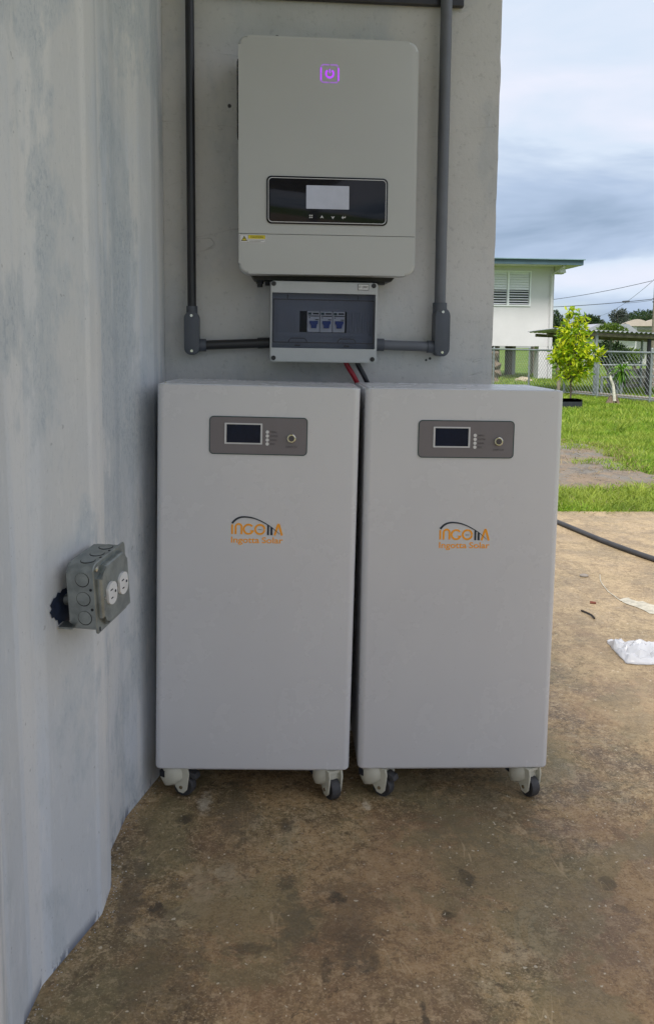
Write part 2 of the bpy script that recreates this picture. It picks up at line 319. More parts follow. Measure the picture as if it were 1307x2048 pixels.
def m_lawn():
    k = NT('lawn_earth'); w = k.world()
    a = k.noise(0.7, 5, 0.6, co=w); b = k.noise(14, 5, 0.7, co=w); d = k.noise(80, 3, 0.7, co=w)
    c = k.mix(k.rng(a, 0.35, 0.65), (0.085, 0.175, 0.020), (0.16, 0.25, 0.035)); c = k.mix(k.rng(b, 0.35, 0.62), (0.06, 0.105, 0.018), c); c = k.mix(k.rng(k.noise(0.9, 8, 0.75, (1, .45, 1), (4, 4, 0), co=w), 0.47, 0.60, 0, 0.8), c, (0.21, 0.25, 0.075))
    c = k.mix(k.rng(d, 0.6, 0.75, 0, 0.5), c, (0.22, 0.30, 0.06))
    k.set('Base Color', c); k.set('Roughness', 0.9); k.set('Specular IOR Level', 0.1); k.bump(b, 0.7, 0.03); return k.m
def m_dirt():
    k = NT('bare_earth'); w = k.world()
    a = k.noise(1.6, 6, 0.65, co=w, dist=0.5); b = k.noise(9, 6, 0.7, (1, 0.6, 1), co=w); d = k.noise(60, 4, 0.7, co=w)
    c = k.mix(k.rng(a, 0.42, 0.58), (0.205, 0.150, 0.098), (0.165, 0.155, 0.135)); c = k.mix(k.rng(b, 0.52, 0.62, 0, 0.7), c, (0.25, 0.185, 0.125)); c = k.mix(k.rng(b, 0.46, 0.36, 0, 0.7), c, (0.085, 0.075, 0.065))
    c = k.mix(k.rng(d, 0.55, 0.65, 0, 0.6), c, (0.34, 0.29, 0.22)); c = k.mix(k.rng(d, 0.44, 0.34, 0, 0.8), c, (0.05, 0.04, 0.03))
    k.set('Base Color', c); k.set('Roughness', 0.85); k.bump(k.math('ADD', b, k.math('MULTIPLY', d, 0.4)), 0.6, 0.015); return k.m
def m_leaf(name, c1, c2, c3, trans=0.35, rough=0.5, drift=None):
    k = NT(name); g = k.N('ShaderNodeNewGeometry')
    cr = k.N('ShaderNodeValToRGB'); k.L(g.outputs['Random Per Island'], cr.inputs[0]); e = cr.color_ramp.elements
    e[0].color = (*c1, 1); e[1].color = (*c3, 1); e.new(0.5).color = (*c2, 1)
    c = cr.outputs[0]
    if drift:
        w = k.world(); c = k.mix(k.rng(k.noise(1.3, 5, 0.6, co=w), 0.42, 0.58, 0, 0.55), c, drift[0]); c = k.mix(k.rng(k.noise(4.5, 4, 0.6, off=(3, 1, 0), co=w), 0.52, 0.60, 0, 0.5), c, drift[1])
    k.set('Base Color', c); k.set('Roughness', rough); k.set('Specular IOR Level', 0.3)
    t = k.N('ShaderNodeBsdfTranslucent'); k.L(c, t.inputs[0])
    mx = k.N('ShaderNodeMixShader'); mx.inputs[0].default_value = trans; k.L(k.b.outputs[0], mx.inputs[1]); k.L(t.outputs[0], mx.inputs[2]); k.L(mx.outputs[0], k.out.inputs[0])
    return k.m
def m_smoke():                                     # smoked clear plastic
    k = NT('smoked_plastic')
    t = k.N('ShaderNodeBsdfTransparent'); t.inputs[0].default_value = (0.78, 0.80, 0.85, 1)
    g = k.N('ShaderNodeBsdfGlossy'); g.inputs['Roughness'].default_value = 0.12
    f = k.N('ShaderNodeFresnel'); f.inputs[0].default_value = 1.22
    mx = k.N('ShaderNodeMixShader'); k.L(f.outputs[0], mx.inputs[0]); k.L(t.outputs[0], mx.inputs[1]); k.L(g.outputs[0], mx.inputs[2]); k.L(mx.outputs[0], k.out.inputs[0])
    return k.m
def m_galv():
    k = NT('galvanised_steel'); v = k.N('ShaderNodeTexVoronoi'); v.inputs['Scale'].default_value = 95; k.L(k.tc, v.inputs[0])
    n = k.noise(40, 4); c = k.mix(k.rng(n, 0.35, 0.65), (0.20, 0.225, 0.225), (0.30, 0.33, 0.33))
    bw = k.N('ShaderNodeRGBToBW'); k.L(v.outputs['Color'], bw.inputs[0]); c = k.mix(k.math('MULTIPLY', bw.outputs[0], 0.25), c, (0.45, 0.48, 0.47))
    k.set('Base Color', c); k.set('Metallic', 0.7); k.set('Roughness', k.rng(n, 0.3, 0.7, 0.30, 0.46)); return k.m
def m_cabinet():
    k = NT('powder_coat'); n = k.noise(3, 3); f = k.noise(420, 2, 0.5)
    c = k.mix(k.rng(n, 0.35, 0.65), (0.660, 0.668, 0.695), (0.680, 0.688, 0.712)); c = k.mix(k.rng(k.noise(7, 6, 0.7, (1, 1, 0.4)), 0.48, 0.68, 0, 0.05), c, (0.55, 0.545, 0.54)); c = k.mix(k.rng(k.noise(130, 3, 0.6), 0.66, 0.72, 0, 0.35), c, (0.42, 0.41, 0.40))
    k.set('Base Color', c); k.set('Roughness', k.rng(k.noise(5, 5, 0.65), 0.30, 0.70, 0.24, 0.29)); k.set('Specular IOR Level', 0.5); k.bump(f, 0.10, 0.0006); return k.m
def m_bag():
    k = NT('thin_plastic'); n = k.noise(30, 3)
    k.set('Base Color', k.mix(n, (0.62, 0.64, 0.68), (0.85, 0.86, 0.90))); k.set('Roughness', 0.22); k.set('Specular IOR Level', 0.6)
    t = k.N('ShaderNodeBsdfTransparent'); mx = k.N('ShaderNodeMixShader'); mx.inputs[0].default_value = 0.45
    k.L(k.b.outputs[0], mx.inputs[1]); k.L(t.outputs[0], mx.inputs[2]); k.L(mx.outputs[0], k.out.inputs[0]); return k.m
def m_zinc_roof():
    k = NT('corrugated_zinc'); n = k.noise(3, 5, 0.65)
    k.set('Base Color', k.mix(k.rng(n, 0.35, 0.65), (0.20, 0.215, 0.21), (0.42, 0.44, 0.45))); k.set('Metallic', 0.3); k.set('Roughness', 0.5); return k.m

M = {}
M['plaster'] = m_plaster(); M['container'] = m_container(); M['floor'] = m_floor(); M['lawn'] = m_lawn(); M['dirt'] = m_dirt()
M['cabinet'] = m_cabinet(); M['smoke'] = m_smoke(); M['galv'] = m_galv(); M['bag'] = m_bag(); M['zinc'] = m_zinc_roof()
M['soffit'] = simple('painted_soffit', (0.42, 0.42, 0.41), 0.8, scale=3)
M['navy'] = simple('old_navy_paint', (0.012, 0.022, 0.05), 0.55, var=0.4, scale=60)
M['invwhite'] = simple('inverter_shell', (0.50, 0.515, 0.505), 0.42, var=0.02, scale=4, bump=0.06, bscale=500)
M['boxgrey'] = simple('box_plastic', (0.46, 0.48, 0.485), 0.4, var=0.03)
M['black'] = simple('black_plastic', (0.012, 0.012, 0.014), 0.45)
M['gloss'] = simple('black_glass', (0.010, 0.011, 0.016), 0.10, var=0.2, spec=0.28)
M['silver'] = simple('silver_trim', (0.62, 0.63, 0.65), 0.35, var=0.03)
M['lcd'] = simple('lcd', (0.36, 0.38, 0.44), 0.15, var=0.10, scale=14, emit=(0.55, 0.58, 0.68), estr=0.09)
M['icon'] = simple('icon_print', (0.6, 0.6, 0.62), 0.5, var=0.02)
M['purple'] = simple('purple_lamp', (0.25, 0.05, 0.4), 0.4, emit=(0.42, 0.05, 0.85), estr=0.75)
M['violet'] = simple('dim_violet_lamp', (0.22, 0.13, 0.30), 0.4, emit=(0.28, 0.11, 0.50), estr=0.55)
M['yellow'] = simple('yellow_sticker', (0.72, 0.60, 0.02), 0.45, var=0.05)
M['white'] = simple('white_print', (0.72, 0.72, 0.72), 0.45, var=0.03)
M['ink'] = simple('black_ink', (0.02, 0.02, 0.02), 0.5)
M['inner'] = simple('inner_plastic', (0.30, 0.315, 0.35), 0.5, var=0.04)
M['breaker'] = simple('breaker_body', (0.80, 0.80, 0.80), 0.45, var=0.03)
M['blue'] = simple('blue_toggle', (0.02, 0.06, 0.30), 0.35, var=0.05)
M['teal'] = simple('teal_print', (0.015, 0.055, 0.055), 0.5)
M['panel'] = simple('control_panel', (0.185, 0.170, 0.180), 0.42, var=0.03)
M['screen'] = simple('dark_screen', (0.010, 0.014, 0.034), 0.16, var=0.3, spec=0.16)
M['dark_text'] = simple('dark_print', (0.075, 0.068, 0.075), 0.5)
M['steel'] = simple('polished_steel', (0.60, 0.58, 0.53), 0.22, metal=1.0, var=0.1)
M['orange'] = simple('orange_print', (1.0, 0.40, 0.018), 0.5, var=0.02)
M['logo_dark'] = simple('slate_print', (0.016, 0.026, 0.042), 0.5)
M['cream'] = simple('cream_paint', (0.56, 0.55, 0.46), 0.38, var=0.06)
M['rubber'] = simple('rubber', (0.045, 0.045, 0.048), 0.6, var=0.2)
M['blackpipe'] = simple('black_conduit', (0.020, 0.021, 0.024), 0.38, var=0.2)
M['greypipe'] = simple('grey_conduit', (0.125, 0.135, 0.155), 0.42, var=0.08)
M['greyfit'] = simple('grey_fitting', (0.075, 0.085, 0.105), 0.45, var=0.08)
M['redwire'] = simple('red_wire', (0.36, 0.015, 0.03), 0.38)
M['blackwire'] = simple('black_wire', (0.014, 0.015, 0.02), 0.4)
M['receptacle'] = simple('ivory_plastic', (0.70, 0.70, 0.70), 0.35, var=0.02)
M['paint_smear'] = simple('dried_paint', (0.44, 0.41, 0.33), 0.7, var=0.22, scale=40)
M['twig'] = simple('dead_twig', (0.035, 0.026, 0.02), 0.8, var=0.3)
M['chip'] = simple('brown_chip', (0.18, 0.05, 0.03), 0.8, var=0.3)
M['flake'] = simple('paint_flake', (0.50, 0.50, 0.48), 0.8, var=0.35, scale=90)
M['pebble'] = simple('pebble', (0.25, 0.22, 0.19), 0.8, var=0.2)
M['stone'] = simple('rock', (0.42, 0.36, 0.25), 0.85, var=0.25, scale=6, bump=0.6, bscale=8)
M['house'] = simple('house_paint', (0.66, 0.645, 0.67), 0.75, var=0.04, scale=1.2)
M['soffit_house'] = simple('house_soffit', (0.60, 0.59, 0.55), 0.8, var=0.03)
M['tealroof'] = simple('teal_fascia', (0.065, 0.115, 0.145), 0.5, var=0.12, scale=2)
M['sheet'] = simple('pale_roof_sheet', (0.22, 0.33, 0.38), 0.45, var=0.1, scale=3)
M['louver'] = simple('louver_white', (0.86, 0.87, 0.90), 0.35, var=0.03)
M['recess_shade'] = simple('shade_black', (0.012, 0.014, 0.02), 0.8)  # near-black colour standing for the shade inside slots and openings
M['pillar_side'] = simple('grey_pillar', (0.36, 0.36, 0.34), 0.85, var=0.1, scale=3)
M['fence'] = simple('fence_steel', (0.27, 0.30, 0.31), 0.5, metal=0.3, var=0.15)
M['bark'] = simple('bark', (0.17, 0.13, 0.09), 0.9, var=0.35, scale=25, bump=0.8, bscale=40)
M['palebark'] = simple('pale_trunk', (0.62, 0.60, 0.52), 0.7, var=0.2, scale=18, bump=0.4, bscale=30)
M['roots'] = simple('root_earth', (0.16, 0.12, 0.085), 0.9, var=0.5, scale=18, bump=0.8, bscale=30)
M['pot'] = simple('black_pot', (0.022, 0.026, 0.034), 0.55, var=0.2)
M['kerb'] = simple('kerb_concrete', (0.33, 0.29, 0.25), 0.85, var=0.2, scale=5)
M['tan'] = simple('tan_roof', (0.50, 0.43, 0.37), 0.8, var=0.08, scale=2)
M['farwhite'] = simple('far_white', (0.66, 0.66, 0.66), 0.7, var=0.03)
M['greyroof'] = simple('grey_roof', (0.34, 0.35, 0.40), 0.6, var=0.08)
M['wood'] = simple('pole_wood', (0.22, 0.19, 0.15), 0.85, var=0.3, scale=9)
M['wire'] = simple('wire_black', (0.05, 0.055, 0.065), 0.6)
M['hill'] = simple('wooded_hill', (0.055, 0.085, 0.045), 0.95, var=0.5, scale=0.25)
M['leaf_lime'] = m_leaf('lime_leaf', (0.10, 0.23, 0.010), (0.38, 0.52, 0.015), (0.74, 0.74, 0.04), 0.42, 0.4)
M['leaf_dark'] = m_leaf('dark_leaf', (0.014, 0.035, 0.012), (0.030, 0.062, 0.018), (0.065, 0.11, 0.030), 0.2)
M['leaf_mid'] = m_leaf('mid_leaf', (0.05, 0.10, 0.014), (0.11, 0.19, 0.022), (0.20, 0.28, 0.04), 0.3)
M['leaf_grey'] = m_leaf('grey_leaf', (0.05, 0.065, 0.055), (0.085, 0.105, 0.085), (0.15, 0.17, 0.14), 0.2)
M['leaf_palm'] = m_leaf('frond', (0.05, 0.14, 0.012), (0.10, 0.24, 0.018), (0.18, 0.33, 0.03), 0.35)
M['grass'] = m_leaf('grass_blade', (0.12, 0.24, 0.014), (0.235, 0.385, 0.028), (0.42, 0.52, 0.075), 0.40, 0.5, ((0.38, 0.42, 0.08), (0.10, 0.19, 0.02)))
M['straw'] = m_leaf('dry_grass', (0.16, 0.12, 0.05), (0.28, 0.22, 0.10), (0.42, 0.35, 0.18), 0.3, 0.7)

# ------------------------------------------------------------------ setting: ground, slab, bare earth
LAWN_Z = -0.055
def setting():
    bm = BM(); q = [bm.verts.new(p) for p in ((-900, -300, LAWN_Z), (900, -300, LAWN_Z), (900, 1500, LAWN_Z), (-900, 1500, LAWN_Z))]; bm.faces.new(q)
    tag(obj('ground', bm, M['lawn'], smooth=0), 'bright green lawn reaching back past the fence to the trees', 'lawn', kind='structure')
    bm = BM(); nx = 2
    X0, X1, Y0, Y1 = -1.2, 7.0, -8.0, 3.02
    top = [bm.verts.new((x, y, -0.012 * x)) for x, y in ((X0, Y0), (X1, Y0), (X1, Y1), (X0, Y1))]
    bot = [bm.verts.new((v.co.x, v.co.y, -0.25)) for v in top]
    bm.faces.new(top)
    for i in range(4): bm.faces.new((top[i], bot[i], bot[(i + 1) % 4], top[(i + 1) % 4]))
    tag(obj('floor_slab', bm, M['floor'], smooth=0), 'stained brown concrete floor slab under the cabinets, paler towards the lawn', 'floor', kind='structure')
    bm = BM(); rnd = random.Random(3); P = []
    for i in range(90):
        s = i / 90 * 4
        if s < 1: x, y = -2.5 + 6.0 * s, 4.02
        elif s < 2: x, y = 3.5, 4.02 + 3.6 * (s - 1)
        elif s < 3: x, y = 3.5 - 6.0 * (s - 2), 7.62
        else: x, y = -2.5, 7.62 - 3.6 * (s - 3)
        P.append((x + rnd.uniform(-0.10, 0.10) + (0.2 * math.sin(y * 2.2) if 1 <= s < 2 else 0), y + rnd.uniform(-0.07, 0.07)))
    bm.faces.new([bm.verts.new((x, y, LAWN_Z + 0.006)) for x, y in P])
    tag(obj('path', bm, M['dirt'], smooth=0), 'bare patch of grey and brown earth between two strips of grass', 'earth', kind='structure')
    return P
DIRT = setting()
def in_dirt(x, y):
    ins = False; j = len(DIRT) - 1
    for i in range(len(DIRT)):
        xi, yi = DIRT[i]; xj, yj = DIRT[j]
        if (yi > y) != (yj > y) and x < (xj - xi) * (y - yi) / (yj - yi) + xi: ins = not ins
        j = i
    return ins
def grass():
    rng = np.random.default_rng(5); V = []; Fc = []; V2 = []; F2 = []
    def blades(n, xr, yr, h, w, V, Fc, test=None, lean=0.6, wedge=True):
        pts = np.stack([rng.uniform(*xr, n), rng.uniform(*yr, n)], 1)
        for x, y in pts:
            if wedge and not (0.10 * (y + 2.14) - 1.0 < x < 0.66 * (y + 2.14) + 1.3): continue
            if test and not test(x, y): continue
            clump = 0.6 + 0.5 * math.sin(3.1 * x + 1.3 * math.sin(2.3 * y)) * math.sin(2.7 * y + 1.1 * math.sin(1.9 * x))
            hh = h * rng.uniform(0.45, 1.25) * (0.7 + 0.5 * clump); a = rng.uniform(0, 6.283); ww = w * rng.uniform(0.6, 1.3)
            dx, dy = math.cos(a) * ww, math.sin(a) * ww; lx, ly = rng.normal(0, lean, 2) * hh
            b = len(V); z = LAWN_Z - 0.004
            V += [(x - dx, y - dy, z), (x + dx, y + dy, z), (x + dx * .7 + lx * .45, y + dy * .7 + ly * .45, z + hh * .62), (x - dx * .7 + lx * .45, y - dy * .7 + ly * .45, z + hh * .62), (x + lx, y + ly, z + hh * 0.95)]
            Fc += [(b, b + 1, b + 2, b + 3), (b + 3, b + 2, b + 4)]
    nod = lambda x, y: not in_dirt(x, y)
    blades(30000, (-0.6, 5.5), (3.03, 4.25), 0.060, 0.0035, V, Fc, nod, 0.75)
    blades(76000, (-0.4, 8.0), (4.1, 9.0), 0.062, 0.0045, V, Fc, nod, 0.6)
    blades(80000, (0.0, 15.0), (9.0, 17.0), 0.075, 0.008, V, Fc, None, 0.55)
    blades(50000, (0.5, 24.0), (17.0, 30.0), 0.09, 0.016, V, Fc, None, 0.55)
    blades(2200, (0.2, 5.5), (2.97, 3.10), 0.045, 0.0035, V, Fc, None, 1.1)
    for i in range(26):
        cx, cy = rng.uniform(1.2, 7), rng.uniform(3.2, 12)
        if in_dirt(cx, cy): continue
        blades(60, (cx - .06, cx + .06), (cy - .06, cy + .06), rng.uniform(.10, .17), 0.006, V, Fc, None, 0.7)
    rim = lambda x, y: nod(x, y) and (in_dirt(x - 0.22, y) or in_dirt(x, y + 0.16) or in_dirt(x, y - 0.2))
    blades(26000, (0.5, 5.0), (3.6, 8.0), 0.05, 0.004, V2, F2, rim, 1.3)
    tuft = lambda x, y: in_dirt(x, y) and not (in_dirt(x + 0.28 + .2 * math.sin(5 * y), y) and in_dirt(x, y - 0.13 - .1 * math.sin(7 * x)) and in_dirt(x, y + .2)) and math.sin(9 * x + 3 * y) + math.sin(13 * y - 4 * x) > -0.2
    blades(30000, (0.5, 5.0), (3.9, 8.0), 0.05, 0.004, V, Fc, tuft, 0.9)
    blades(1500, (0.3, 4.5), (3.03, 3.9), 0.04, 0.003, V2, F2, None, 1.6)
    blades(1800, (0.5, 3.6), (4.1, 7.5), 0.035, 0.004, V2, F2, None, 1.8)
    tag(rawobj('grass', V, Fc, M['grass']), 'short bright green grass covering the lawn', 'grass', kind='stuff')
    tag(rawobj('dry_grass', V2, F2, M['straw']), 'dry straw and clippings round the bare earth', 'dry grass', kind='stuff')
grass()

# ------------------------------------------------------------------ plastered wall, container wall, roof
def walls():
    bm = BM(); box(bm, -0.30, 0.6215, 0, 0.16, -0.10, 2.62)
    # slightly chipped outer arris
    bmesh.ops.subdivide_edges(bm, edges=[e for e in bm.edges if abs(e.verts[0].co.z - e.verts[1].co.z) > 1], cuts=90)
    rnd = random.Random(4)
    for v in bm.verts:
        if v.co.x > 0.6 and 0 < v.co.z < 2.6: v.co.x += rnd.choice((0, 0, 0, 0, -0.0012, 0.0008, 0.0015)); v.co.y += rnd.uniform(0, 0.001) if v.co.y < 0.1 else 0
    tag(obj('concrete_wall', bm, M['plaster'], smooth=0), 'grey plastered concrete wall carrying the inverter and the conduits', 'wall')
    prof = [(-0.205, -0.001), (-0.209, -0.215), (-0.262, -0.388), (-0.276, -0.52), (-0.2555, -0.618), (-0.2595, -0.70), (-0.324, -0.865), (-0.338, -1.0), (-0.316, -1.09), (-0.321, -1.17)]
    y0, x0 = -1.17, -0.321
    for k in range(4): prof += [(x0 - 0.065 - 0.05 * k, y0 - 0.165 - 0.445 * k), (x0 - 0.079 - 0.05 * k, y0 - 0.295 - 0.445 * k), (x0 - 0.046 - 0.05 * k, y0 - 0.37 - 0.445 * k), (x0 - 0.050 - 0.05 * k, y0 - 0.445 - 0.445 * k)]
    # rounded bends: cut each corner with a few points
    sm = [prof[0]]
    for i in range(1, len(prof) - 1):
        a, b, c = (Vector(prof[j]) for j in (i - 1, i, i + 1)); q = 0.006
        s = b + (a - b).normalized() * q; e = b + (c - b).normalized() * q
        for t in (0, .33, .67, 1): sm.append(tuple((1 - t) ** 2 * s + 2 * t * (1 - t) * b + t * t * e))
    sm.append(prof[-1])
    zs = [-0.09] + [0.0 + 0.02 * i for i in range(6)] + [0.15 + 0.15 * i for i in range(18)]
    bm = BM(); rows = []
    for z in zs: rows.append([bm.verts.new((x, y, z)) for x, y in sm])
    for r in range(len(zs) - 1):
        for i in range(len(sm) - 1): bm.faces.new((rows[r][i], rows[r][i + 1], rows[r + 1][i + 1], rows[r + 1][i]))
    # inner skin 3 mm behind, closed along the top and ends
    rows2 = [[bm.verts.new((x - 0.02, y, z)) for x, y in sm] for z in (zs[0], zs[-1])]
    n = len(sm)
    for i in range(n - 1):
        bm.faces.new((rows2[0][i], rows2[1][i], rows2[1][i + 1], rows2[0][i + 1])); bm.faces.new((rows[-1][i], rows[-1][i + 1], rows2[1][i + 1], rows2[1][i]))
    root = thing('container_wall', 'corrugated steel wall thinly brushed white over old blue, left of the cabinets', 'container', (0, 0, 0))
    obj('corrugated_panel', bm, M['container'], root, smooth=35)
    # bare navy paint behind the outlet box: on the slope between y=-.865 and -.70
    bm = BM(); rnd = random.Random(9)
    a = Vector((-0.324, -0.865)); b = Vector((-0.2595, -0.70)); nrm = Vector((b.y - a.y, -(b.x - a.x))).normalized()
    P = []
    for i in range(40):
        t = 2 * math.pi * i / 40; s = 0.084 + 0.038 * math.cos(t) * (1 + rnd.uniform(-.10, .10)); z = 0.592 + 0.027 * math.sin(t) * (1 + rnd.uniform(-.16, .16)) - 0.006 * math.cos(t)
        p = a + (b - a).normalized() * s + nrm * 0.0012; P.append((p.x, p.y, z))
    bm.faces.new([bm.verts.new(p) for p in P]); obj('bare_paint_patch', bm, M['navy'], root, smooth=0, label='ragged navy patch of bare old paint')
    # unseen roof added overhead, its edges set for the shade on the corner
    root = thing('shade_roof', 'unseen flat carport roof added to shade the wall and cabinets', 'roof', (0, 0, 2.62))
    bm = BM(); box(bm, -3.2, 0.74, -2.95, 0.4, 0.003, 0.15); obj('roof_slab', bm, M['soffit'], root, smooth=0)
    for x, y in ((0.6, -2.82), (-3.0, -2.82)):
        bm = BM(); box(bm, x - 0.1, x + 0.1, y - 0.1, y + 0.1, -2.62 - 0.012 * x if x > -1.2 else -2.68, 0.0); obj('post', bm, M['soffit'], root, smooth=0)
walls()

# ------------------------------------------------------------------ conduits
def conduit(name, label, xv, rv, zl, pm, fx, fw, fz0, fz1, side, xh, zh, ym):
    root = thing(name, label, 'conduit', (xv, 0, fz0))
    o = lambda x, y, z: (x - xv, y, z - fz0)
    bm = BM(); tube(bm, [o(xv, -0.03, fz1 + 0.004), o(xv, -0.03, zl)], rv, 16); obj('upright_pipe', bm, pm, root)
    body = BM(); r = fw / 2; cx = fx
    prism(body, [(p[0] - xv, p[1] - fz0) for p in rr(cx - r, cx + r, fz0, fz1, r * 0.92, 8)], -0.042, -0.004)
    tube(body, [o(xv, -0.03, fz1 - 0.01), o(xv, -0.03, fz1 + 0.013)], rv * 1.28, 16)
    tube(body, [o(cx + side * (r - 0.004), -0.026, zh), o(cx + side * (r + 0.016), -0.026, zh)], 0.0155, 16)
    ft = obj('elbow_fitting', body, M['greyfit'], root)
    cv = BM(); prism(cv, [(p[0] - xv, p[1] - fz0) for p in rr(cx - r, cx + r, fz0 + 0.001, fz1 - 0.001, r * 0.95, 8)], -0.0465, -0.0425, 0.001, 2); cvo = obj('cover_plate', cv, M['greyfit'], ft)
    for z in (fz0 + 0.010, fz1 - 0.010):
        s = BM(); disc(s, cx - xv, z - fz0, 0.0034, -0.0482, -0.0462, 14); obj('screw', s, M['steel'], ft)
    bm = BM(); tube(bm, [o(cx + side * (r + 0.010), -0.026, zh), o(xh, -0.026, zh + ym)], 0.0125 if side < 0 else 0.0115, 16); obj('cross_pipe', bm, pm, root)
    bm = BM(); tube(bm, [o(xh - side * 0.030, -0.026, zh + ym * .85), o(xh + side * 0.002, -0.026, zh + ym)], 0.0158 if side < 0 else 0.0135, 16); obj('collar', bm, M['blackpipe'] if side > 0 else M['greyfit'], root)
    return root
conduit('conduit_run', 'black conduit on the left dropping to an elbow beside the breaker box', -0.1365, 0.0105, 2.6, M['blackpipe'], -0.137, 0.036, 0.985, 1.090, 1, 0.0525, 1.009, 0.007)
conduit('conduit_run', 'grey conduit on the right dropping to an elbow near the wall edge', 0.4755, 0.0142, 2.6, M['greypipe'], 0.4805, 0.037, 0.986, 1.106, -1, 0.3062, 1.010, 0.004)
bm = BM(); box(bm, -0.10, 0.523, -0.0145, -0.001, 1.833, 1.866, 0.003)
tag(obj('strut_bar', bm, M['blackpipe'], smooth=0), 'dark horizontal strut across the wall behind the top of the right conduit', 'strut')

# ------------------------------------------------------------------ inverter
def inverter():
    x0, x1, z0, z1 = -0.022, 0.391, 1.1755, 1.707; zs = 1.2665
    root = thing('inverter', 'wall mounted grey inverter with a glowing purple power symbol', 'inverter', (x0, 0, z0))
    S_ = lambda P: [(a - x0, b - z0) for a, b in P]
    b = BM(); prism(b, S_(rr(x0, x1, zs + 0.0006, z1, (0.0005, 0.0005, 0.024, 0.022), 8)), -0.130, -0.070, 0.007, 4, keep=zs - z0); obj('front_cover', b, M['invwhite'], root, 40)
    b = BM(); prism(b, S_(rr(x0, x1, z0, zs - 0.0006, (0.024, 0.024, 0.0005, 0.0005), 8)), -0.1297, -0.070, 0.007, 4, keep=zs - z0); obj('lower_cover', b, M['invwhite'], root, 40)
    b = BM(); prism(b, S_([(0.015, 1.166), (0.345, 1.166), (0.374, 1.200), (0.374, 1.690), (-0.006, 1.690), (-0.006, 1.200)]), -0.069, -0.002); box(b, 0.01 - x0, 0.36 - x0, -0.1225, -0.069, zs - 0.01 - z0, zs + 0.01 - z0); obj('rear_chassis', b, M['black'], root, 0)
    for s, xa in ((-1, x0), (1, x1)):
        b = BM(); xa2 = xa + s * 0.0035
        for k in range(14): box(b, min(xa - s * .01, xa2) - x0, max(xa - s * .01, xa2) - x0, -0.108, -0.069, 1.495 + k * 0.0118 - z0, 1.503 + k * 0.0118 - z0)
        box(b, min(xa - s * .01, xa2 - s * .001) - x0, max(xa - s * .01, xa2 - s * .001) - x0, -0.104, -0.0685, 1.49 - z0, 1.662 - z0); obj('side_grille', b, M['black'], root, 0)
    # display
    b = BM(); prism(b, S_(rr(0.042, 0.3235, 1.290, 1.398, 0.011, 6)), -0.1325, -0.129, 0.0008, 2); dp = obj('display_panel', b, M['gloss'], root, 40)
    b = BM(); ring(b, S_(rr(0.0455, 0.320, 1.2935, 1.3945, 0.009, 6)), S_(rr(0.0470, 0.3185, 1.295, 1.393, 0.008, 6)), -0.1330, -0.1323); obj('trim_ring', b, M['silver'], dp, 0)
    b = BM(); prism(b, S_(rr(0.1335, 0.2330, 1.3255, 1.3785, 0.001, 2)), -0.1331, -0.1322); obj('lcd_screen', b, M['lcd'], dp, 0)
    b = BM()
    for dx in (-.0022, .0022):
        for dz in (-.0022, .0022): disc(b, 0.1445 + dx - x0, 1.308 + dz - z0, 0.0017, -0.1331, -0.1322, 10)
    obj('menu_icon', b, M['icon'], dp, 0)
    b = BM(); prism(b, [(0.170 + a - x0, 1.307 + c - z0) for a, c in ((-.004, -.002), (0, .004), (.004, -.002), (.0028, -.0026), (0, -.0006), (-.0028, -.0026))], -0.1331, -0.1322); obj('up_icon', b, M['icon'], dp, 0)
    b = BM(); prism(b, [(0.1955 + a - x0, 1.307 - c - z0) for a, c in ((-.004, -.002), (0, .004), (.004, -.002), (.0028, -.0026), (0, -.0006), (-.0028, -.0026))], -0.1331, -0.1322); obj('down_icon', b, M['icon'], dp, 0)
    b = BM(); prism(b, [(0.2205 + a - x0, 1.307 + c - z0) for a, c in ((-.005, 0), (-.001, .004), (-.001, .0011), (.0030, .0011), (.0030, .0035), (.0045, .0035), (.0045, -.0009), (-.001, -.0009), (-.001, -.0038))], -0.1331, -0.1322); obj('enter_icon', b, M['icon'], dp, 0)
    # power symbol, lit
    cx, cz = 0.1855 - x0, 1.6290 - z0; h = 0.0200; w = 0.0032; Y = (-0.1306, -0.1298)
    pw = BM(); stroke(pw, [(cx + 0.0086 * math.cos(R(a)), cz + 0.0086 * math.sin(R(a))) for a in range(126, 416, 12)], 0.0042, *Y); stroke(pw, [(cx - .0002, cz + 0.0105), (cx + .0004, cz + 0.0010)], 0.0026, *Y)
    pwo = obj('power_symbol', pw, M['purple'], root, 0)
    for sx in (-1, 1):
        b = BM(); stroke(b, [(cx + sx * h, cz + 0.0130), (cx + sx * h, cz + 0.0006)], w, *Y); stroke(b, [(cx + sx * h, cz - 0.0006), (cx + sx * h, cz - 0.0150)], w, *Y); obj('bracket_side', b, M['purple'], pwo, 0)
    for sz in (-1, 1):
        b = BM()
        for sx in (-1, 1): stroke(b, [(cx + sx * 0.0012, cz + sz * h * .97), (cx + sx * (h - .004), cz + sz * h * .97), (cx + sx * h, cz + sz * (h - .005))], w * .85, *Y)
        obj('bracket_end', b, M['violet'], pwo, 0)
    # caution sticker
    b = BM(); prism(b, S_(rr(-0.0195, 0.0405, 1.2450, 1.2645, 0.0008, 2)), -0.1302, -0.1293); st = obj('caution_sticker', b, M['white'], root, 0)
    b = BM(); ring(b, S_(rr(-0.0185, 0.0395, 1.2460, 1.2635, 0.0004, 2)), S_(rr(-0.0180, 0.0390, 1.2465, 1.2630, 0.0004, 2)), -0.1304, -0.1301); box(b, -0.0005 - x0, 0.0001 - x0, -0.1304, -0.1301, 1.2465 - z0, 1.263 - z0); obj('sticker_border', b, M['ink'], st, 0)
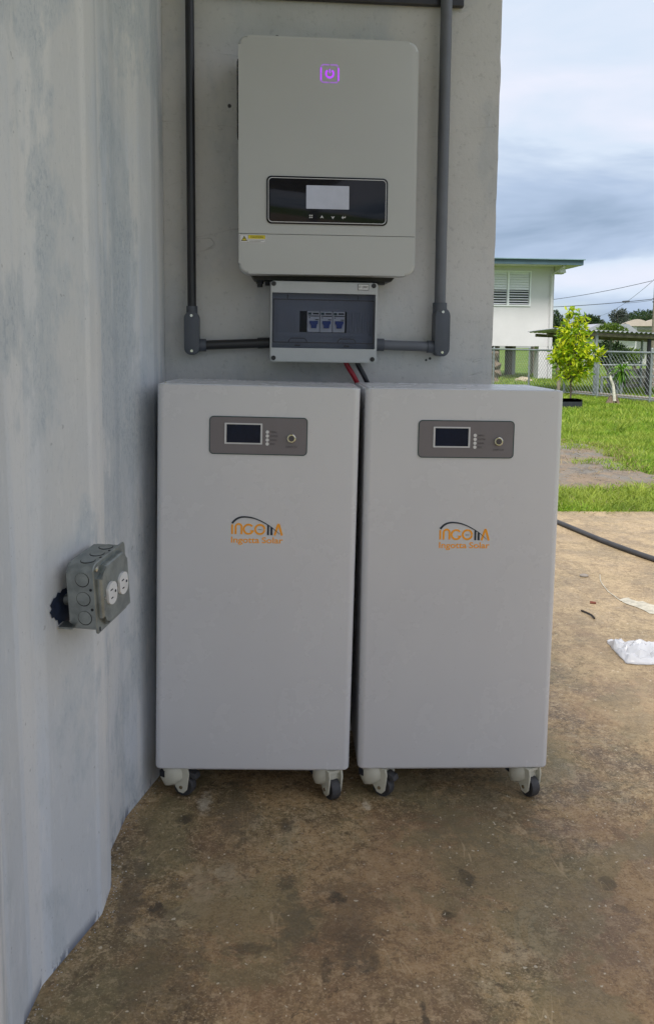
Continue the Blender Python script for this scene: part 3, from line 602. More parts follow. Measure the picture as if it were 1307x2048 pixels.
    b = BM(); box(b, 0.0003 - x0, 0.0388 - x0, -0.1305, -0.1301, 1.2548 - z0, 1.2629 - z0); obj('yellow_band', b, M['yellow'], st, 0)
    b = BM(); prism(b, S_([(-0.0165, 1.2495), (-0.0020, 1.2495), (-0.00925, 1.2615)]), -0.1305, -0.1301); obj('warning_triangle_edge', b, M['ink'], st, 0)
    b = BM(); prism(b, S_([(-0.0142, 1.2508), (-0.0043, 1.2508), (-0.00925, 1.2590)]), -0.1307, -0.1304); obj('warning_triangle', b, M['yellow'], st, 0)
    b = BM(); prism(b, S_([(-0.0098, 1.2573), (-0.0083, 1.2573), (-0.0088, 1.2550), (-0.0075, 1.2550), (-0.0100, 1.2512), (-0.0093, 1.2540), (-0.0108, 1.2540)]), -0.1309, -0.1306); obj('lightning_bolt', b, M['ink'], st, 0)
    text('CAUTION', 0.0055 - x0, 0.0335 - x0, 1.2565 - z0, 0.0065, -0.1307, M['ink'], 'caution_lettering', st)
    b = BM(); box(b, 0.0025 - x0, 0.036 - x0, -0.1304, -0.1301, 1.2515 - z0, 1.2522 - z0); box(b, 0.0025 - x0, 0.029 - x0, -0.1304, -0.1301, 1.2485 - z0, 1.2492 - z0); obj('fine_print', b, M['ink'], st, 0)
    # glands and fan mouth underneath
    g = BM(); tube(g, [(0.028 - x0, -0.045, 1.170 - z0), (0.028 - x0, -0.045, 1.158 - z0)], 0.009, 8); tube(g, [(0.028 - x0, -0.045, 1.158 - z0), (0.028 - x0, -0.045, 1.150 - z0)], 0.0065, 12); obj('cable_gland', g, M['black'], root)
    g = BM(); tube(g, [(0.046 - x0, -0.045, 1.170 - z0), (0.046 - x0, -0.045, 1.154 - z0)], 0.006, 8); obj('cable_gland', g, M['black'], root)
    g = BM(); tube(g, [(0.318 - x0, -0.045, 1.168 - z0), (0.318 - x0, -0.045, 1.160 - z0)], 0.016, 20); obj('fan_outlet', g, M['black'], root)
inverter()

# ------------------------------------------------------------------ breaker box
def breaker_box():
    x0, x1, z0, z1 = 0.0510, 0.3060, 0.9715, 1.1615
    root = thing('breaker_box', 'grey plastic breaker enclosure with a smoked door under the inverter', 'breaker box', (x0, 0, z0), (0, R(0.5), 0))
    S_ = lambda P: [(a - x0, b - z0) for a, b in P]; X = lambda v: v - x0; Z = lambda v: v - z0
    wx0, wx1, wz0, wz1 = 0.0545, 0.3005, 1.0045, 1.1345
    b = BM(); prism(b, S_(rr(x0 + .001, x1 - .001, z0 + .001, z1 - .001, 0.006, 5)), -0.062, -0.002); obj('enclosure', b, M['boxgrey'], root, 40)
    b = BM(); n = 5
    ring(b, S_(rr(x0, x1, z0, z1, 0.007, n)), S_(rr(wx0, wx1, wz0, wz1, 0.002, n)), -0.110, -0.0625)
    outer = [e for e in b.edges if all(abs(v.co.y + 0.110) < 1e-5 for v in e.verts) and not any(f for f in e.link_faces if abs(f.normal.y) < 0.5 and False)]
    rim = [e for e in outer if all(min(abs(v.co.x), abs(v.co.x - (x1 - x0)), abs(v.co.z), abs(v.co.z - (z1 - z0))) < 0.0071 for v in e.verts) and all(not (wx0 - x0 - .001 < v.co.x < wx1 - x0 + .001 and wz0 - z0 - .001 < v.co.z < wz1 - z0 + .001) for v in e.verts)]
    if rim: bmesh.ops.bevel(b, geom=rim, offset=0.002, segments=2, affect='EDGES')
    obj('front_frame', b, M['boxgrey'], root, 40)
    for a, c in ((0.0580, 1.1550), (0.2955, 1.1550), (0.0590, 0.9805), (0.2955, 0.9805)):
        s = BM(); disc(s, X(a), Z(c), 0.0056, -0.1115, -0.109, 18); obj('screw_cap', s, M['black'], root, 0)
    # inner panel with ribbed blanks and an opening for the breakers
    ox0, ox1, oz0, oz1 = 0.1215, 0.2345, 1.0430, 1.0935
    b = BM(); f = (-0.086, -0.082)
    for (a0, a1, c0, c1) in ((wx0, ox0, wz0, wz1), (ox1, wx1, wz0, wz1), (ox0, ox1, wz0, oz0), (ox0, ox1, oz1, wz1)): box(b, X(a0), X(a1), *f, Z(c0), Z(c1))
    for a0, a1 in ((0.067, 0.1205), (0.2355, 0.290)):
        k = a0
        while k < a1 - 0.003: box(b, X(k), X(k + 0.0042), -0.0885, -0.0855, Z(oz0), Z(oz1)); k += 0.0062
    for c0, c1, a0, a1 in ((1.1005, 1.1020, 0.066, 0.291), (1.0325, 1.034, 0.066, 0.291)): box(b, X(a0), X(a1), -0.0885, -0.0855, Z(c0), Z(c1))
    for a in (0.066, 0.290): box(b, X(a), X(a + .0015), -0.0885, -0.0855, Z(1.034), Z(1.1005))
    obj('inner_panel', b, M['inner'], root, 0)
    b = BM(); box(b, X(ox0 - .01), X(ox1 + .01), -0.066, -0.064, Z(oz0 - .01), Z(oz1 + .01)); obj('breaker_bay', b, M['recess_shade'], root, 0)
    for i, a in enumerate((0.1395, 0.1702, 0.2008)):
        b = BM(); box(b, X(a), X(a + 0.0292), -0.0905, -0.067, Z(oz0 + .0005), Z(oz1 - .0005), 0.0008, 1); br = obj('circuit_breaker', b, M['breaker'], root, 0)
        t = BM(); prism(t, S_([(a + .0055, 1.0700), (a + .0255, 1.0700), (a + .0255, 1.0640), (a + .0215, 1.0605), (a + .0215, 1.0530), (a + .0090, 1.0530), (a + .0090, 1.0605), (a + .0055, 1.0640)]), -0.0965, -0.090, 0.001, 1); obj('toggle', t, M['blue'], br, 0)
        t = BM(); box(t, X(a + .003), X(a + .0285), -0.0912, -0.0903, Z(1.0805), Z(1.0828)); box(t, X(a + .019), X(a + .027), -0.0912, -0.0903, Z(1.0722), Z(1.0742)); box(t, X(a + .013), X(a + .027), -0.0912, -0.0903, Z(1.0855), Z(1.0895)); box(t, X(a + .004), X(a + .007), -0.0912, -0.0903, Z(1.0765), Z(1.0785)); obj('printed_rating', t, M['ink'], br, 0)
        t = BM(); box(t, X(a + .002), X(a + .010), -0.0912, -0.0903, Z(1.0845), Z(1.0900)); obj('green_mark', t, M['teal'], br, 0)
    # smoked door, its raised rim, two finger arches and catches
    b = BM(); prism(b, S_(rr(wx0 + .0005, wx1 - .0005, wz0 + .0005, wz1 - .0005, 0.0015, 3)), -0.1075, -0.1060); dr = obj('smoked_door', b, M['smoke'], root, 0)
    b = BM(); ring(b, S_(rr(0.0570, 0.2975, 1.0170, 1.1200, 0.0015, 3)), S_(rr(0.0590, 0.2955, 1.0190, 1.1178, 0.001, 3)), -0.1100, -0.1077); obj('door_rim', b, M['black'], dr, 0)
    for a in (0.1160, 0.2330):
        b = BM(); stroke(b, [(X(a - .022), Z(1.0178)), (X(a - .021), Z(1.0225)), (X(a - .016), Z(1.0278)), (X(a + .016), Z(1.0278)), (X(a + .021), Z(1.0225)), (X(a + .022), Z(1.0178))], 0.0019, -0.1095, -0.1077); obj('finger_grip', b, M['black'], dr, 0)
        b = BM(); box(b, X(a - .007), X(a + .006), -0.1092, -0.1077, Z(1.0095), Z(1.0125)); obj('catch', b, M['black'], dr, 0)
    for a in (0.091, 0.258):
        b = BM(); box(b, X(a - .001), X(a + .001), -0.1090, -0.1077, Z(1.1205), Z(1.130)); obj('hinge', b, M['black'], dr, 0)
    b = BM(); box(b, X(0.2570), X(0.2835), -0.1110, -0.1095, Z(1.1440), Z(1.1585)); lb = obj('type_label', b, M['ink'], root, 0)
    b = BM(); box(b, X(0.2582), X(0.2823), -0.1114, -0.1109, Z(1.1452), Z(1.1573)); obj('label_face', b, M['white'], lb, 0)
    text('HT 12WAY', X(0.2595), X(0.2812), Z(1.1483), 0.0088, -0.1118, M['ink'], 'label_lettering', lb)
breaker_box()
def wire(name, label, pts, r, m):
    b = BM(); tube(b, spline(pts, 8), r, 12); tag(obj(name, b, m), label, 'cable')
wire('power_cable', 'red power cable curving from the breaker box down behind the cabinets', [(0.238, -0.045, 0.9755), (0.243, -0.045, 0.962), (0.262, -0.042, 0.932), (0.276, -0.034, 0.900), (0.282, -0.032, 0.840), (0.283, -0.032, 0.70)], 0.0062, M['redwire'])
wire('power_cable', 'black power cable curving from the breaker box down between the cabinets', [(0.266, -0.045, 0.9755), (0.271, -0.045, 0.962), (0.288, -0.042, 0.932), (0.301, -0.034, 0.900), (0.306, -0.032, 0.840), (0.307, -0.032, 0.70)], 0.0062, M['blackwire'])

# ------------------------------------------------------------------ battery cabinets
def logo(parent, x, z, w):
    k = w / 1010.0; q = lambda px, py: (x + (px - 140) * k, z + (675 - py) * k); Y0, Y1 = -0.0007, 0.0003
    arc = lambda cx, cy, r, a0, a1: [q(cx + r * math.cos(R(a0 + (a1 - a0) * i / 22)), cy - r * math.sin(R(a0 + (a1 - a0) * i / 22))) for i in range(23)]
    b = BM()
    stroke(b, [q(158, 315), q(158, 505)], 36 * k, Y0, Y1)
    stroke(b, [q(225, 505)] + arc(283, 362, 58, 180, 0) + [q(341, 505)], 37 * k, Y0, Y1)
    stroke(b, arc(475, 405, 92, 38, 345), 36 * k, Y0, Y1); prism(b, [q(500, 424), q(580, 424), q(562, 456), q(524, 456)][::-1], Y0 - .0001, Y1)
    O = arc(697, 405, 92, 0, 352); stroke(b, O, 37 * k, Y0, Y1)
    stroke(b, [q(985, 518), q(1046, 312)], 40 * k, Y0, Y1); stroke(b, [q(1128, 518), q(1068, 312)], 40 * k, Y0 - .0001, Y1); stroke(b, [q(1036, 303), q(1079, 303)], 36 * k, Y0 - .0002, Y1)
    lg = obj('logo', b, M['orange'], parent, 0)
    b = BM()
    prism(b, [q(838, 515), q(876, 515), q(876, 322), q(838, 300)], Y0, Y1); prism(b, [q(902, 515), q(944, 515), q(944, 372), q(902, 345)], Y0, Y1)
    pts = spline([(*q(*p), 0) for p in ((155, 290), (230, 212), (320, 170), (420, 162), (560, 182), (700, 232), (850, 312), (950, 378), (1085, 495))], 5); n = len(pts)
    stroke(b, [(p.x, p.y) for p in pts], [(4 + 36 * (1 - i / (n - 1)) ** 0.8) * k for i in range(n)], Y0 - .0004, Y1)
    for cx in (672, 697, 722): disc(b, *q(cx, 410), 8 * k, Y0, Y1, 8)
    obj('logo_bridge', b, M['logo_dark'], lg, 0)
    text('Ingotta', x, x + 550 * k, z, 168 * k, -0.0003, M['orange'], 'logo_lettering', lg, 0.014); text('Solar', x + 600 * k, x + 1010 * k, z, 168 * k, -0.0003, M['orange'], 'logo_lettering', lg, 0.014)
def caster(parent, x, y, top, head, brake):
    """swivel caster hanging from z = top; head = direction of the trailing wheel"""
    r = 0.0245; off = 0.026; u = Vector((math.cos(head), math.sin(head), 0)); v = Vector((-u.y, u.x, 0))
    Mx = Matrix.Translation((x, y, 0)) @ Matrix(((u.x, v.x, 0, 0), (u.y, v.y, 0, 0), (0, 0, 1, 0), (0, 0, 0, 1)))
    b = BM()
    tube(b, [(0, 0, top), (0, 0, top - 0.010), (0.001, 0, top - 0.028), (0.004, 0, top - 0.040), (0.008, 0, top - 0.045)], [0.029, 0.033, 0.033, 0.028, 0.012], 20)
    for s in (-1, 1):
        prism(b, [(-0.012, top), (off + 0.015, top), (off + 0.018, top - 0.014), (off + 0.0135, r - 0.005), (off + 0.005, r - 0.0140), (off - 0.007, r - 0.0125), (off - 0.017, r + 0.004), (-0.010, top - 0.040)], s * 0.0155 - 0.002, s * 0.0155 + 0.002, 0.0008, 1)
    box(b, 0.0, off + 0.011, -0.0135, 0.0135, top - 0.007, top - 0.001)
    b.transform(Mx); br = obj('caster_bracket', b, M['cream'], parent, 40)
    b = BM(); prism(b, [(-0.019, top - 0.020), (-0.008, top - 0.022), (-0.008, top - 0.009), (-0.019, top - 0.006)], -0.0340, -0.022); b.transform(Mx); obj('swivel_slot', b, M['recess_shade'], br, 0)
    b = BM(); n = 28; prof = [(-0.0105, r * .80), (-0.0105, r * .93), (-0.0075, r), (0.0075, r), (0.0105, r * .93), (0.0105, r * .80)]; rows = []
    for i in range(n):
        a = 2 * math.pi * i / n; rows.append([b.verts.new((off + q * math.cos(a), t, r + q * math.sin(a))) for t, q in prof])
    for i in range(n):
        for j in range(len(prof)): b.faces.new((rows[i][j], rows[(i + 1) % n][j], rows[(i + 1) % n][(j + 1) % len(prof)], rows[i][(j + 1) % len(prof)]))
    tube(b, [(off, -0.0085, r), (off, 0.0085, r)], r * .82, 24)
    b.transform(Mx); obj('wheel', b, M['rubber'], br)
    b = BM(); tube(b, [(off, -0.0195, r), (off, 0.0195, r)], 0.0042, 10); b.transform(Mx); obj('axle', b, M['steel'], br)
    if brake:
        b = BM(); prism(b, [(off + 0.010, top - 0.010), (off + 0.030, top - 0.014), (off + 0.034, top - 0.024), (off + 0.028, top - 0.028), (off + 0.014, top - 0.022)], -0.010, 0.010, 0.002, 2); b.transform(Mx); obj('brake_pedal', b, M['rubber'], br)
def cabinet(label, loc, yaw, panel_x, panel_z, logo_x, logo_z, heads, tilt):
    W_, D_, H0, H1 = 0.4305, 0.285, 0.070, 0.9235; hw = W_ / 2
    root = thing('battery_cabinet', label, 'battery cabinet', loc, (0, tilt, R(yaw)), 'battery cabinets')
    b = BM(); prism(b, rr(-hw, hw, 0, D_, (0.015, 0.015, 0.004, 0.004), 8), H0, H1, 0.0, axis='Z')
    b.faces.ensure_lookup_table(); lo = [f for f in b.faces if all(abs(v.co.z - H0) < 1e-6 for v in f.verts)][0]; hi = [f for f in b.faces if all(abs(v.co.z - H1) < 1e-6 for v in f.verts)][0]
    bmesh.ops.bevel(b, geom=list(hi.edges), offset=0.0015, segments=2, affect='EDGES')
    bmesh.ops.bevel(b, geom=list(lo.edges), offset=0.006, segments=4, affect='EDGES', profile=0.5)
    obj('shell', b, M['cabinet'], root, 35)
    b = BM(); box(b, -hw + 0.006, hw - 0.006, 0.006, D_ - 0.004, H1 - 0.002, H1 + 0.0016, 0.0008, 1); tp = obj('top_panel', b, M['cabinet'], root, 0)
    for a in (-hw + .016, 0.0, hw - .016):
        b = BM(); tube(b, [(a, 0.014, H1), (a, 0.014, H1 + 0.0030)], 0.0030, 10); obj('screw', b, M['steel'], tp)
    b = BM(); box(b, -hw + 0.030, hw - 0.030, 0.010, D_ - 0.02, H0 - 0.0035, H0 + 0.004); obj('base_plate', b, M['cabinet'], root, 0)
    # control panel, 0.208 x 0.082
    px, pz = panel_x, panel_z; O = lambda a, c, e, g, r=0.0, n=3: rr(px + a, px + c, pz + e, pz + g, r, n)
    b = BM(); prism(b, O(0, 0.2085, 0, 0.0815, 0.009, 6), -0.0016, 0.001); cp = obj('control_panel', b, M['panel'], root, 0)
    b = BM(); ring(b, O(0, 0.2085, 0, 0.0815, 0.009, 6), O(0.0017, 0.2068, 0.0017, 0.0798, 0.0075, 6), -0.0021, -0.0014); obj('panel_border', b, M['teal'], cp, 0)
    b = BM(); ring(b, O(0.0325, 0.1125, 0.0225, 0.0675, 0.001), O(0.0365, 0.1088, 0.0255, 0.0645, 0.0005), -0.0030, -0.0014); obj('display_frame', b, M['silver'], cp, 0)
    b = BM(); prism(b, O(0.0366, 0.1087, 0.0256, 0.0644, 0.0005), -0.0022, -0.0012); obj('display_screen', b, M['screen'], cp, 0)
    for i, t in enumerate(('MENU', 'ENTER', 'DOWN', 'ESC')):
        z = 0.0495 - i * 0.0085
        b = BM(); disc(b, px + 0.1232, pz + z, 0.0036, -0.0030, -0.0012, 14); obj('push_button', b, M['white'], cp, 0)
        text(t, px + 0.1300, px + 0.1300 + 0.0032 * len(t), pz + z - 0.0019, 0.0055, -0.0018, M['dark_text'], 'button_lettering', cp)
    b = BM(); tube(b, [(px + 0.1745, -0.0015, pz + 0.0370), (px + 0.1745, -0.0055, pz + 0.0370), (px + 0.1745, -0.0065, pz + 0.0370)], [0.0095, 0.0095, 0.0082], 24); sw = obj('power_switch', b, M['steel'], cp)
    b = BM(); disc(b, px + 0.1745, pz + 0.0370, 0.0064, -0.0072, -0.006, 18); obj('switch_cap', b, M['dark_text'], sw, 0)
    text('SWITCH', px + 0.1630, px + 0.1862, pz + 0.0165, 0.0062, -0.0018, M['dark_text'], 'switch_lettering', cp)
    logo(root, logo_x, logo_z, 0.1115)
    for (a, c, h, bk) in ((-hw + 0.040, 0.035, heads[0], True), (hw - 0.048, 0.035, heads[1], False), (-hw + 0.045, D_ - 0.045, 1.9, False), (hw - 0.050, D_ - 0.045, 1.3, False)): caster(root, a, c, H0, h, bk)
    return root
# left cabinet: front centre at x=.0245; right cabinet: x=.462
cabinet('white wheeled battery cabinet standing left, against the painted corrugated wall', (0.0062, -0.3325, -0.0003), -3.3, -0.1040, 0.7775, -0.0545, 0.5855, (R(-22), R(-64)), 0.018)
cabinet('white wheeled battery cabinet standing right, past the edge of the wall', (0.4572, -0.3500, -0.0055), -2.6, -0.1005, 0.7765, -0.0480, 0.5775, (R(-38), R(-64)), 0.008)

# ------------------------------------------------------------------ outlet box on the corrugated wall
def outlet():
    c = Vector((-0.2145, -0.7730, 0.619)); n = Vector((0.958, -0.287, 0)).normalized(); u = Vector((0.287, 0.958, 0)).normalized()
    root = thing('outlet_box', 'galvanised square outlet box with two white sockets on the corrugated wall', 'outlet box', c); root.scale = (1.06,) * 3
    rot = Matrix((( u.x, -n.x, 0), (u.y, -n.y, 0), (0, 0, 1)))                     # local x = along, y = into the wall, z = up
    root.rotation_euler = (rot @ Matrix.Rotation(R(-6.5), 3, 'Y')).to_euler()
    h = 0.0520; g = M['galv']
    b = BM(); prism(b, rr(-h, h, -h, h, 0.012, 6), 0.009, 0.051, 0.0, axis='Y')
    back = [f for f in b.faces if all(abs(v.co.y - 0.051) < 1e-6 for v in f.verts)][0]; bmesh.ops.bevel(b, geom=list(back.edges), offset=0.004, segments=3, affect='EDGES'); bx = obj('steel_box', b, g, root, 40)
    # knockouts: shallow raised discs with a dark rim on the near side and on the top
    def knock(side, a, d, r=0.0110, nm='knockout'):
        for nm2, rr_, t, m in ((nm + '_rim', r, 0.0004, M['black']), (nm, r - 0.0009, 0.0008, g)):
            b = BM(); nn = 22; sh = 0.0012 if nm2 == nm else 0
            P = [(a + sh * .6 + rr_ * math.cos(2 * math.pi * i / nn), d + rr_ * math.sin(2 * math.pi * i / nn)) for i in range(nn)]
            if side == 'near': prism(b, [(q[1], q[0]) for q in P], -h - t, -h + 0.001, axis='X')
            else: prism(b, P, h - 0.001, h + t, axis='Z')
            obj(nm2, b, m, bx, 0)
    for a in (0.0300, 0.0, -0.0300): knock('near', a, 0.026, 0.0112)
    for a in (-0.030, 0.0, 0.030): knock('top', a, 0.026, 0.0112)
    for a in (0.0150, -0.0160):
        b = BM(); prism(b, [(0.0135 + 0.0022 * math.cos(t * .6), a + 0.0022 * math.sin(t * .6)) for t in range(10)], -h - 0.0006, -h + 0.001, axis='X'); obj('punched_hole', b, M['black'], bx, 0)
    for a in (-0.014, 0.016):
        b = BM(); prism(b, [(a + 0.0022 * math.cos(t * .6), 0.0135 + 0.0022 * math.sin(t * .6)) for t in range(10)], h - 0.001, h + 0.0006, axis='Z'); obj('punched_hole', b, M['black'], bx, 0)
    # cover: flange plate with two ear corners and a raised cross-shaped field
    e = 0.0545; m_ = 0.010
    b = BM(); prism(b, rr(-e, e, -e, e, (0.006, 0.012, 0.006, 0.012), 4), 0.0062, 0.0088, 0.0008, 1); cv = obj('cover_flange', b, g, root, 40)
    i_ = 0.0470; k = 0.016
    P = [(-i_, -i_ + k), (-i_ + k * .8, -i_ + k * .75), (-i_ + k, -i_), (i_, -i_), (i_, i_ - k), (i_ - k * .8, i_ - k * .75), (i_ - k, i_), (-i_ + k, i_), (-i_ + k * .8, i_ - k * .75), (-i_, i_ - k)]
    b = BM(); prism(b, P, -0.0018, 0.0065, 0.004, 3); fd = obj('raised_field', b, g, root, 50)
    for (a, d) in ((-0.0455, 0.0455), (0.0455, -0.0455)):
        b = BM(); tube(b, [(a, 0.0065, d), (a, 0.0035, d), (a, 0.0028, d)], [0.0042, 0.0042, 0.0025], 14); obj('cover_screw', b, M['steel'], cv)
    b = BM(); prism(b, rr(-0.0480, -0.0445, -0.0515, -0.0445, 0.0016, 3), 0.0058, 0.0070); obj('ear_slot', b, M['recess_shade'], cv, 0)
    for cx in (-0.0195, 0.0195):
        b = BM(); rad = 0.0172; fl = 0.0142
        P = [(rad * math.cos(R(a)), rad * math.sin(R(a))) for a in range(0, 360, 8)]; P = [(cx + max(-fl, min(fl, p[0])), -0.001 + p[1]) for p in P]
        P2 = [P[0]]
        for p in P[1:]:
            if (Vector(p) - Vector(P2[-1])).length > 1e-5: P2.append(p)
        prism(b, P2, -0.0055, -0.0008, 0.0008, 2); so = obj('socket', b, M['receptacle'], root, 40)
        b = BM(); box(b, cx - 0.0075, cx - 0.0005, -0.0060, -0.005, 0.0045, 0.0061); box(b, cx - 0.0070, cx - 0.001, -0.0060, -0.005, -0.0083, -0.0067); disc(b, cx + 0.0082, -0.001, 0.0022, -0.0060, -0.005, 10); obj('slots', b, M['recess_shade'], so, 0)
    b = BM(); tube(b, [(0.0, -0.0018, -0.001), (0.0, -0.0038, -0.001)], 0.0026, 12); obj('plate_screw', b, M['steel'], root); b = BM(); tube(b, [(-0.0395, -0.0018, -0.001), (-0.0395, -0.0036, -0.001)], 0.0026, 12); obj('plate_screw', b, M['steel'], root)
    b = BM(); tube(b, [(-0.030, 0.046, -0.012), (-0.030, 0.074, -0.012)], 0.0085, 16); tube(b, [(-0.030, 0.047, -0.012), (-0.030, 0.052, -0.012)], 0.011, 16); obj('rear_connector', b, g, root)
    b = BM(); prism(b, [(-0.060, -0.046), (-0.040, -0.046), (-0.040, -0.043), (-0.060, -0.043)], 0.044, 0.066); obj('mounting_tab', b, g, root, 0)
outlet()

# ------------------------------------------------------------------ loose things on the floor
def debris():
    fz = lambda x: -0.012 * x
    P = spline([(1.60, 3.9, LAWN_Z + .012), (1.72, 3.15, fz(1.72) + .013), (1.81, 2.60, fz(1.8) + .013), (1.88, 2.12, fz(1.88) + .013), (1.975, 1.72, fz(1.97) + .013), (2.15, 1.2, fz(2.15) + .013), (2.5, 0.5, fz(2.5) + .013)], 8)
    b = BM(); tube(b, P, 0.0135, 12); tag(obj('rubber_cable', b, M['rubber']), 'thick black rubber cable lying across the pale concrete', 'cable')
    # crumpled clear bag
    q = [floor_px(*p) for p in ((1211, 1282), (1250, 1330), (1345, 1332), (1350, 1290), (1262, 1286))]
    rnd = random.Random(12); bm = BM(); nu, nv = 34, 20; A, B, C, Dp = q[0], q[1], q[2], q[3]; rows = []
    from mathutils import noise as mn
    for j in range(nv + 1):
        row = []
        for i in range(nu + 1):
            s, t = i / nu, j / nv; lo = A.lerp(q[4], min(1, s * 2.2)) if s < .45 else q[4].lerp(Dp, (s - .45) / .55); hi = A.lerp(B, min(1, s * 2.2)) if s < .45 else B.lerp(C, (s - .45) / .55)
            p = lo.lerp(hi, t); e = min(1, 5 * min(s, 1 - s) + .02) * min(1, 5 * min(t, 1 - t) + .02)
            f = abs(mn.noise(p * 17)) * 0.045 + abs(mn.noise(p * 43 + Vector((5, 2, 0)))) * 0.022 + 0.006
            row.append(bm.verts.new((p.x + mn.noise(p * 30) * .008, p.y + mn.noise(p * 30 + Vector((9, 9, 9))) * .008, fz(p.x) + .003 + e * f)))
        rows.append(row)
    for j in range(nv):
        for i in range(nu): bm.faces.new((rows[j][i], rows[j][i + 1], rows[j + 1][i + 1], rows[j + 1][i]))
    bag = obj('plastic_bag', bm, M['bag'], smooth=22); so = bag.modifiers.new('thick', 'SOLIDIFY'); so.thickness = 0.0006
    tag(bag, 'crumpled clear plastic bag lying on the concrete', 'plastic bag')
    a, c = floor_px(1162, 1223), floor_px(1188, 1239)
    b = BM(); tube(b, spline([a + Vector((0, 0, .004)), a.lerp(c, .5) + Vector((.008, -.01, .006)), c + Vector((0, 0, .004))], 4), [0.0035] * 9, 7); tag(obj('twig', b, M['twig']), 'dark bent twig lying on the concrete beside the right cabinet', 'twig')
    a, c = floor_px(1179, 1207), floor_px(1191, 1208)
    b = BM(); tube(b, [a + Vector((0, 0, .004)), c + Vector((0, 0, .004))], [.006, .005], 6); tag(obj('wood_chip', b, M['chip']), 'small reddish brown chip lying above the dark twig', 'wood chip')
    a = floor_px(1167, 1153); b = BM(); bmesh.ops.create_uvsphere(b, u_segments=14, v_segments=8, radius=1); b.transform(Matrix.Translation((a.x, a.y, a.z + .004)) @ Matrix.Diagonal((.021, .017, .008, 1))); tag(obj('pebble', b, M['pebble']), 'flat grey pebble on the pale concrete near the black cable', 'pebble')
    # dried paint smear with a thin tail
    out = [(1238, 1200), (1246, 1197), (1256, 1196), (1262, 1200), (1276, 1204), (1284, 1203), (1296, 1208), (1307, 1211), (1330, 1216), (1330, 1232), (1307, 1229), (1298, 1228), (1288, 1222), (1272, 1215), (1256, 1210), (1246, 1206)]
    b = BM(); b.faces.new([b.verts.new(floor_px(*p) + Vector((0, 0, .0020))) for p in out])
    tail = spline([floor_px(*p) + Vector((0, 0, .0024)) for p in ((1199, 1150), (1200, 1162), (1206, 1172), (1216, 1184), (1228, 1193), (1241, 1203))], 5)
    w = 0.0022; L_ = [b.verts.new(p + Vector((w, w * .5, 0))) for p in tail]; R_ = [b.verts.new(p - Vector((w, w * .5, 0))) for p in tail]
    for i in range(len(tail) - 1): b.faces.new((L_[i], L_[i + 1], R_[i + 1], R_[i]))
    tag(obj('paint_smear', b, M['paint_smear'], smooth=0), 'smear of dried cream paint with a thin curved tail on the concrete', 'paint smear', kind='structure')
    # paint flakes and grit along the foot of the corrugated wall and over the slab
    rng = np.random.default_rng(14); b = BM()
    line = [(-0.209, -0.215), (-0.262, -0.388), (-0.276, -0.52), (-0.2555, -0.618), (-0.2595, -0.70), (-0.324, -0.865), (-0.338, -1.0), (-0.316, -1.09)]
    for i in range(420):
        if i < 230:
            j = rng.integers(0, len(line) - 1); t = rng.uniform(); x = line[j][0] * (1 - t) + line[j + 1][0] * t + 0.003 + abs(rng.normal(0, .014)); y = line[j][1] * (1 - t) + line[j + 1][1] * t
        else: x, y = rng.uniform(-.25, 1.4), rng.uniform(-1.1, .6)
        r = rng.uniform(.0004, .0016); a0 = rng.uniform(0, 6.28); z = -0.012 * x + .0006
        P = [b.verts.new((x + r * rng.uniform(.6, 1.5) * math.cos(a0 + q * 1.571), y + r * rng.uniform(.6, 1.5) * math.sin(a0 + q * 1.571), z + rng.uniform(0, r * .5))) for q in range(4)]; T = b.verts.new((x, y, z + r * .9))
        for q in range(4): b.faces.new((P[q], P[(q + 1) % 4], T))
    tag(obj('grit', b, M['flake'], smooth=0), 'pale paint flakes and grit scattered along the foot of the painted wall', 'grit', kind='stuff')
debris()

# ------------------------------------------------------------------ trees and plants
def leaves(cs, n, size, rng, squash=0.75, shape=(1.0, 0.42), droop=0.3):
    """n leaves spread over the blobs cs = [(centre, radius), ...]"""
    V, Fc = [], []; wts = np.array([c[1] ** 2 for c in cs]); wts = wts / wts.sum(); ids = rng.choice(len(cs), n, p=wts)
    for i in ids:
        c, r = cs[i]; d = rng.normal(0, 1, 3); d /= np.linalg.norm(d); rad = r * rng.uniform(0.25, 1.0) ** 0.5
        p = Vector(c) + Vector(d * rad * np.array((1, 1, squash)))
        a = Vector(d * 0.7 + rng.normal(0, 0.55, 3)); a.z -= droop * rng.uniform(0, 1); a.normalize()
        w = a.cross(Vector(rng.normal(0, 1, 3))).normalized(); s = size * rng.uniform(0.55, 1.3); l, ww = s * shape[0], s * shape[1]
        k = w.cross(a) * (0.12 * s); b = len(V)
        V += [tuple(p), tuple(p + a * l * .4 + w * ww * .5 + k), tuple(p + a * l), tuple(p + a * l * .4 - w * ww * .5 + k)]; Fc.append((b, b + 1, b + 2, b + 3))
    return V, Fc
def limbs(b, base, tips, r0):
    for t in tips:
        m = base.lerp(t, .5) + Vector((random.uniform(-.1, .1), random.uniform(-.1, .1), 0)) * (t - base).length * .3
        tube(b, spline([base, m, t], 4), [r0 * (1 - .8 * i / 8) for i in range(9)], 6)
def tree(name, label, cat, base, trunk_h, cs, n, size, leaf, bark, r0, seed, shape=(1.0, 0.42), squash=.8, group=None):
    rng = np.random.default_rng(seed); random.seed(seed); root = thing(name, label, cat, base, group=group)
    V, Fc = leaves(cs, n, size, rng, squash, shape); rawobj('crown', V, Fc, leaf, root)
    b = BM(); fork = Vector((0, 0, trunk_h)); tube(b, spline([(0, 0, -.05), (0.02 * trunk_h, 0, trunk_h * .5), fork], 5), [r0 * (1 - .35 * i / 10) for i in range(11)], 8)
    limbs(b, fork, [Vector(c) for c, r in cs], r0 * .6); obj('trunk', b, bark, root)
    return root
def on_ground(px, D): p = deep(px, 700, D); return Vector((p.x, p.y, LAWN_Z))
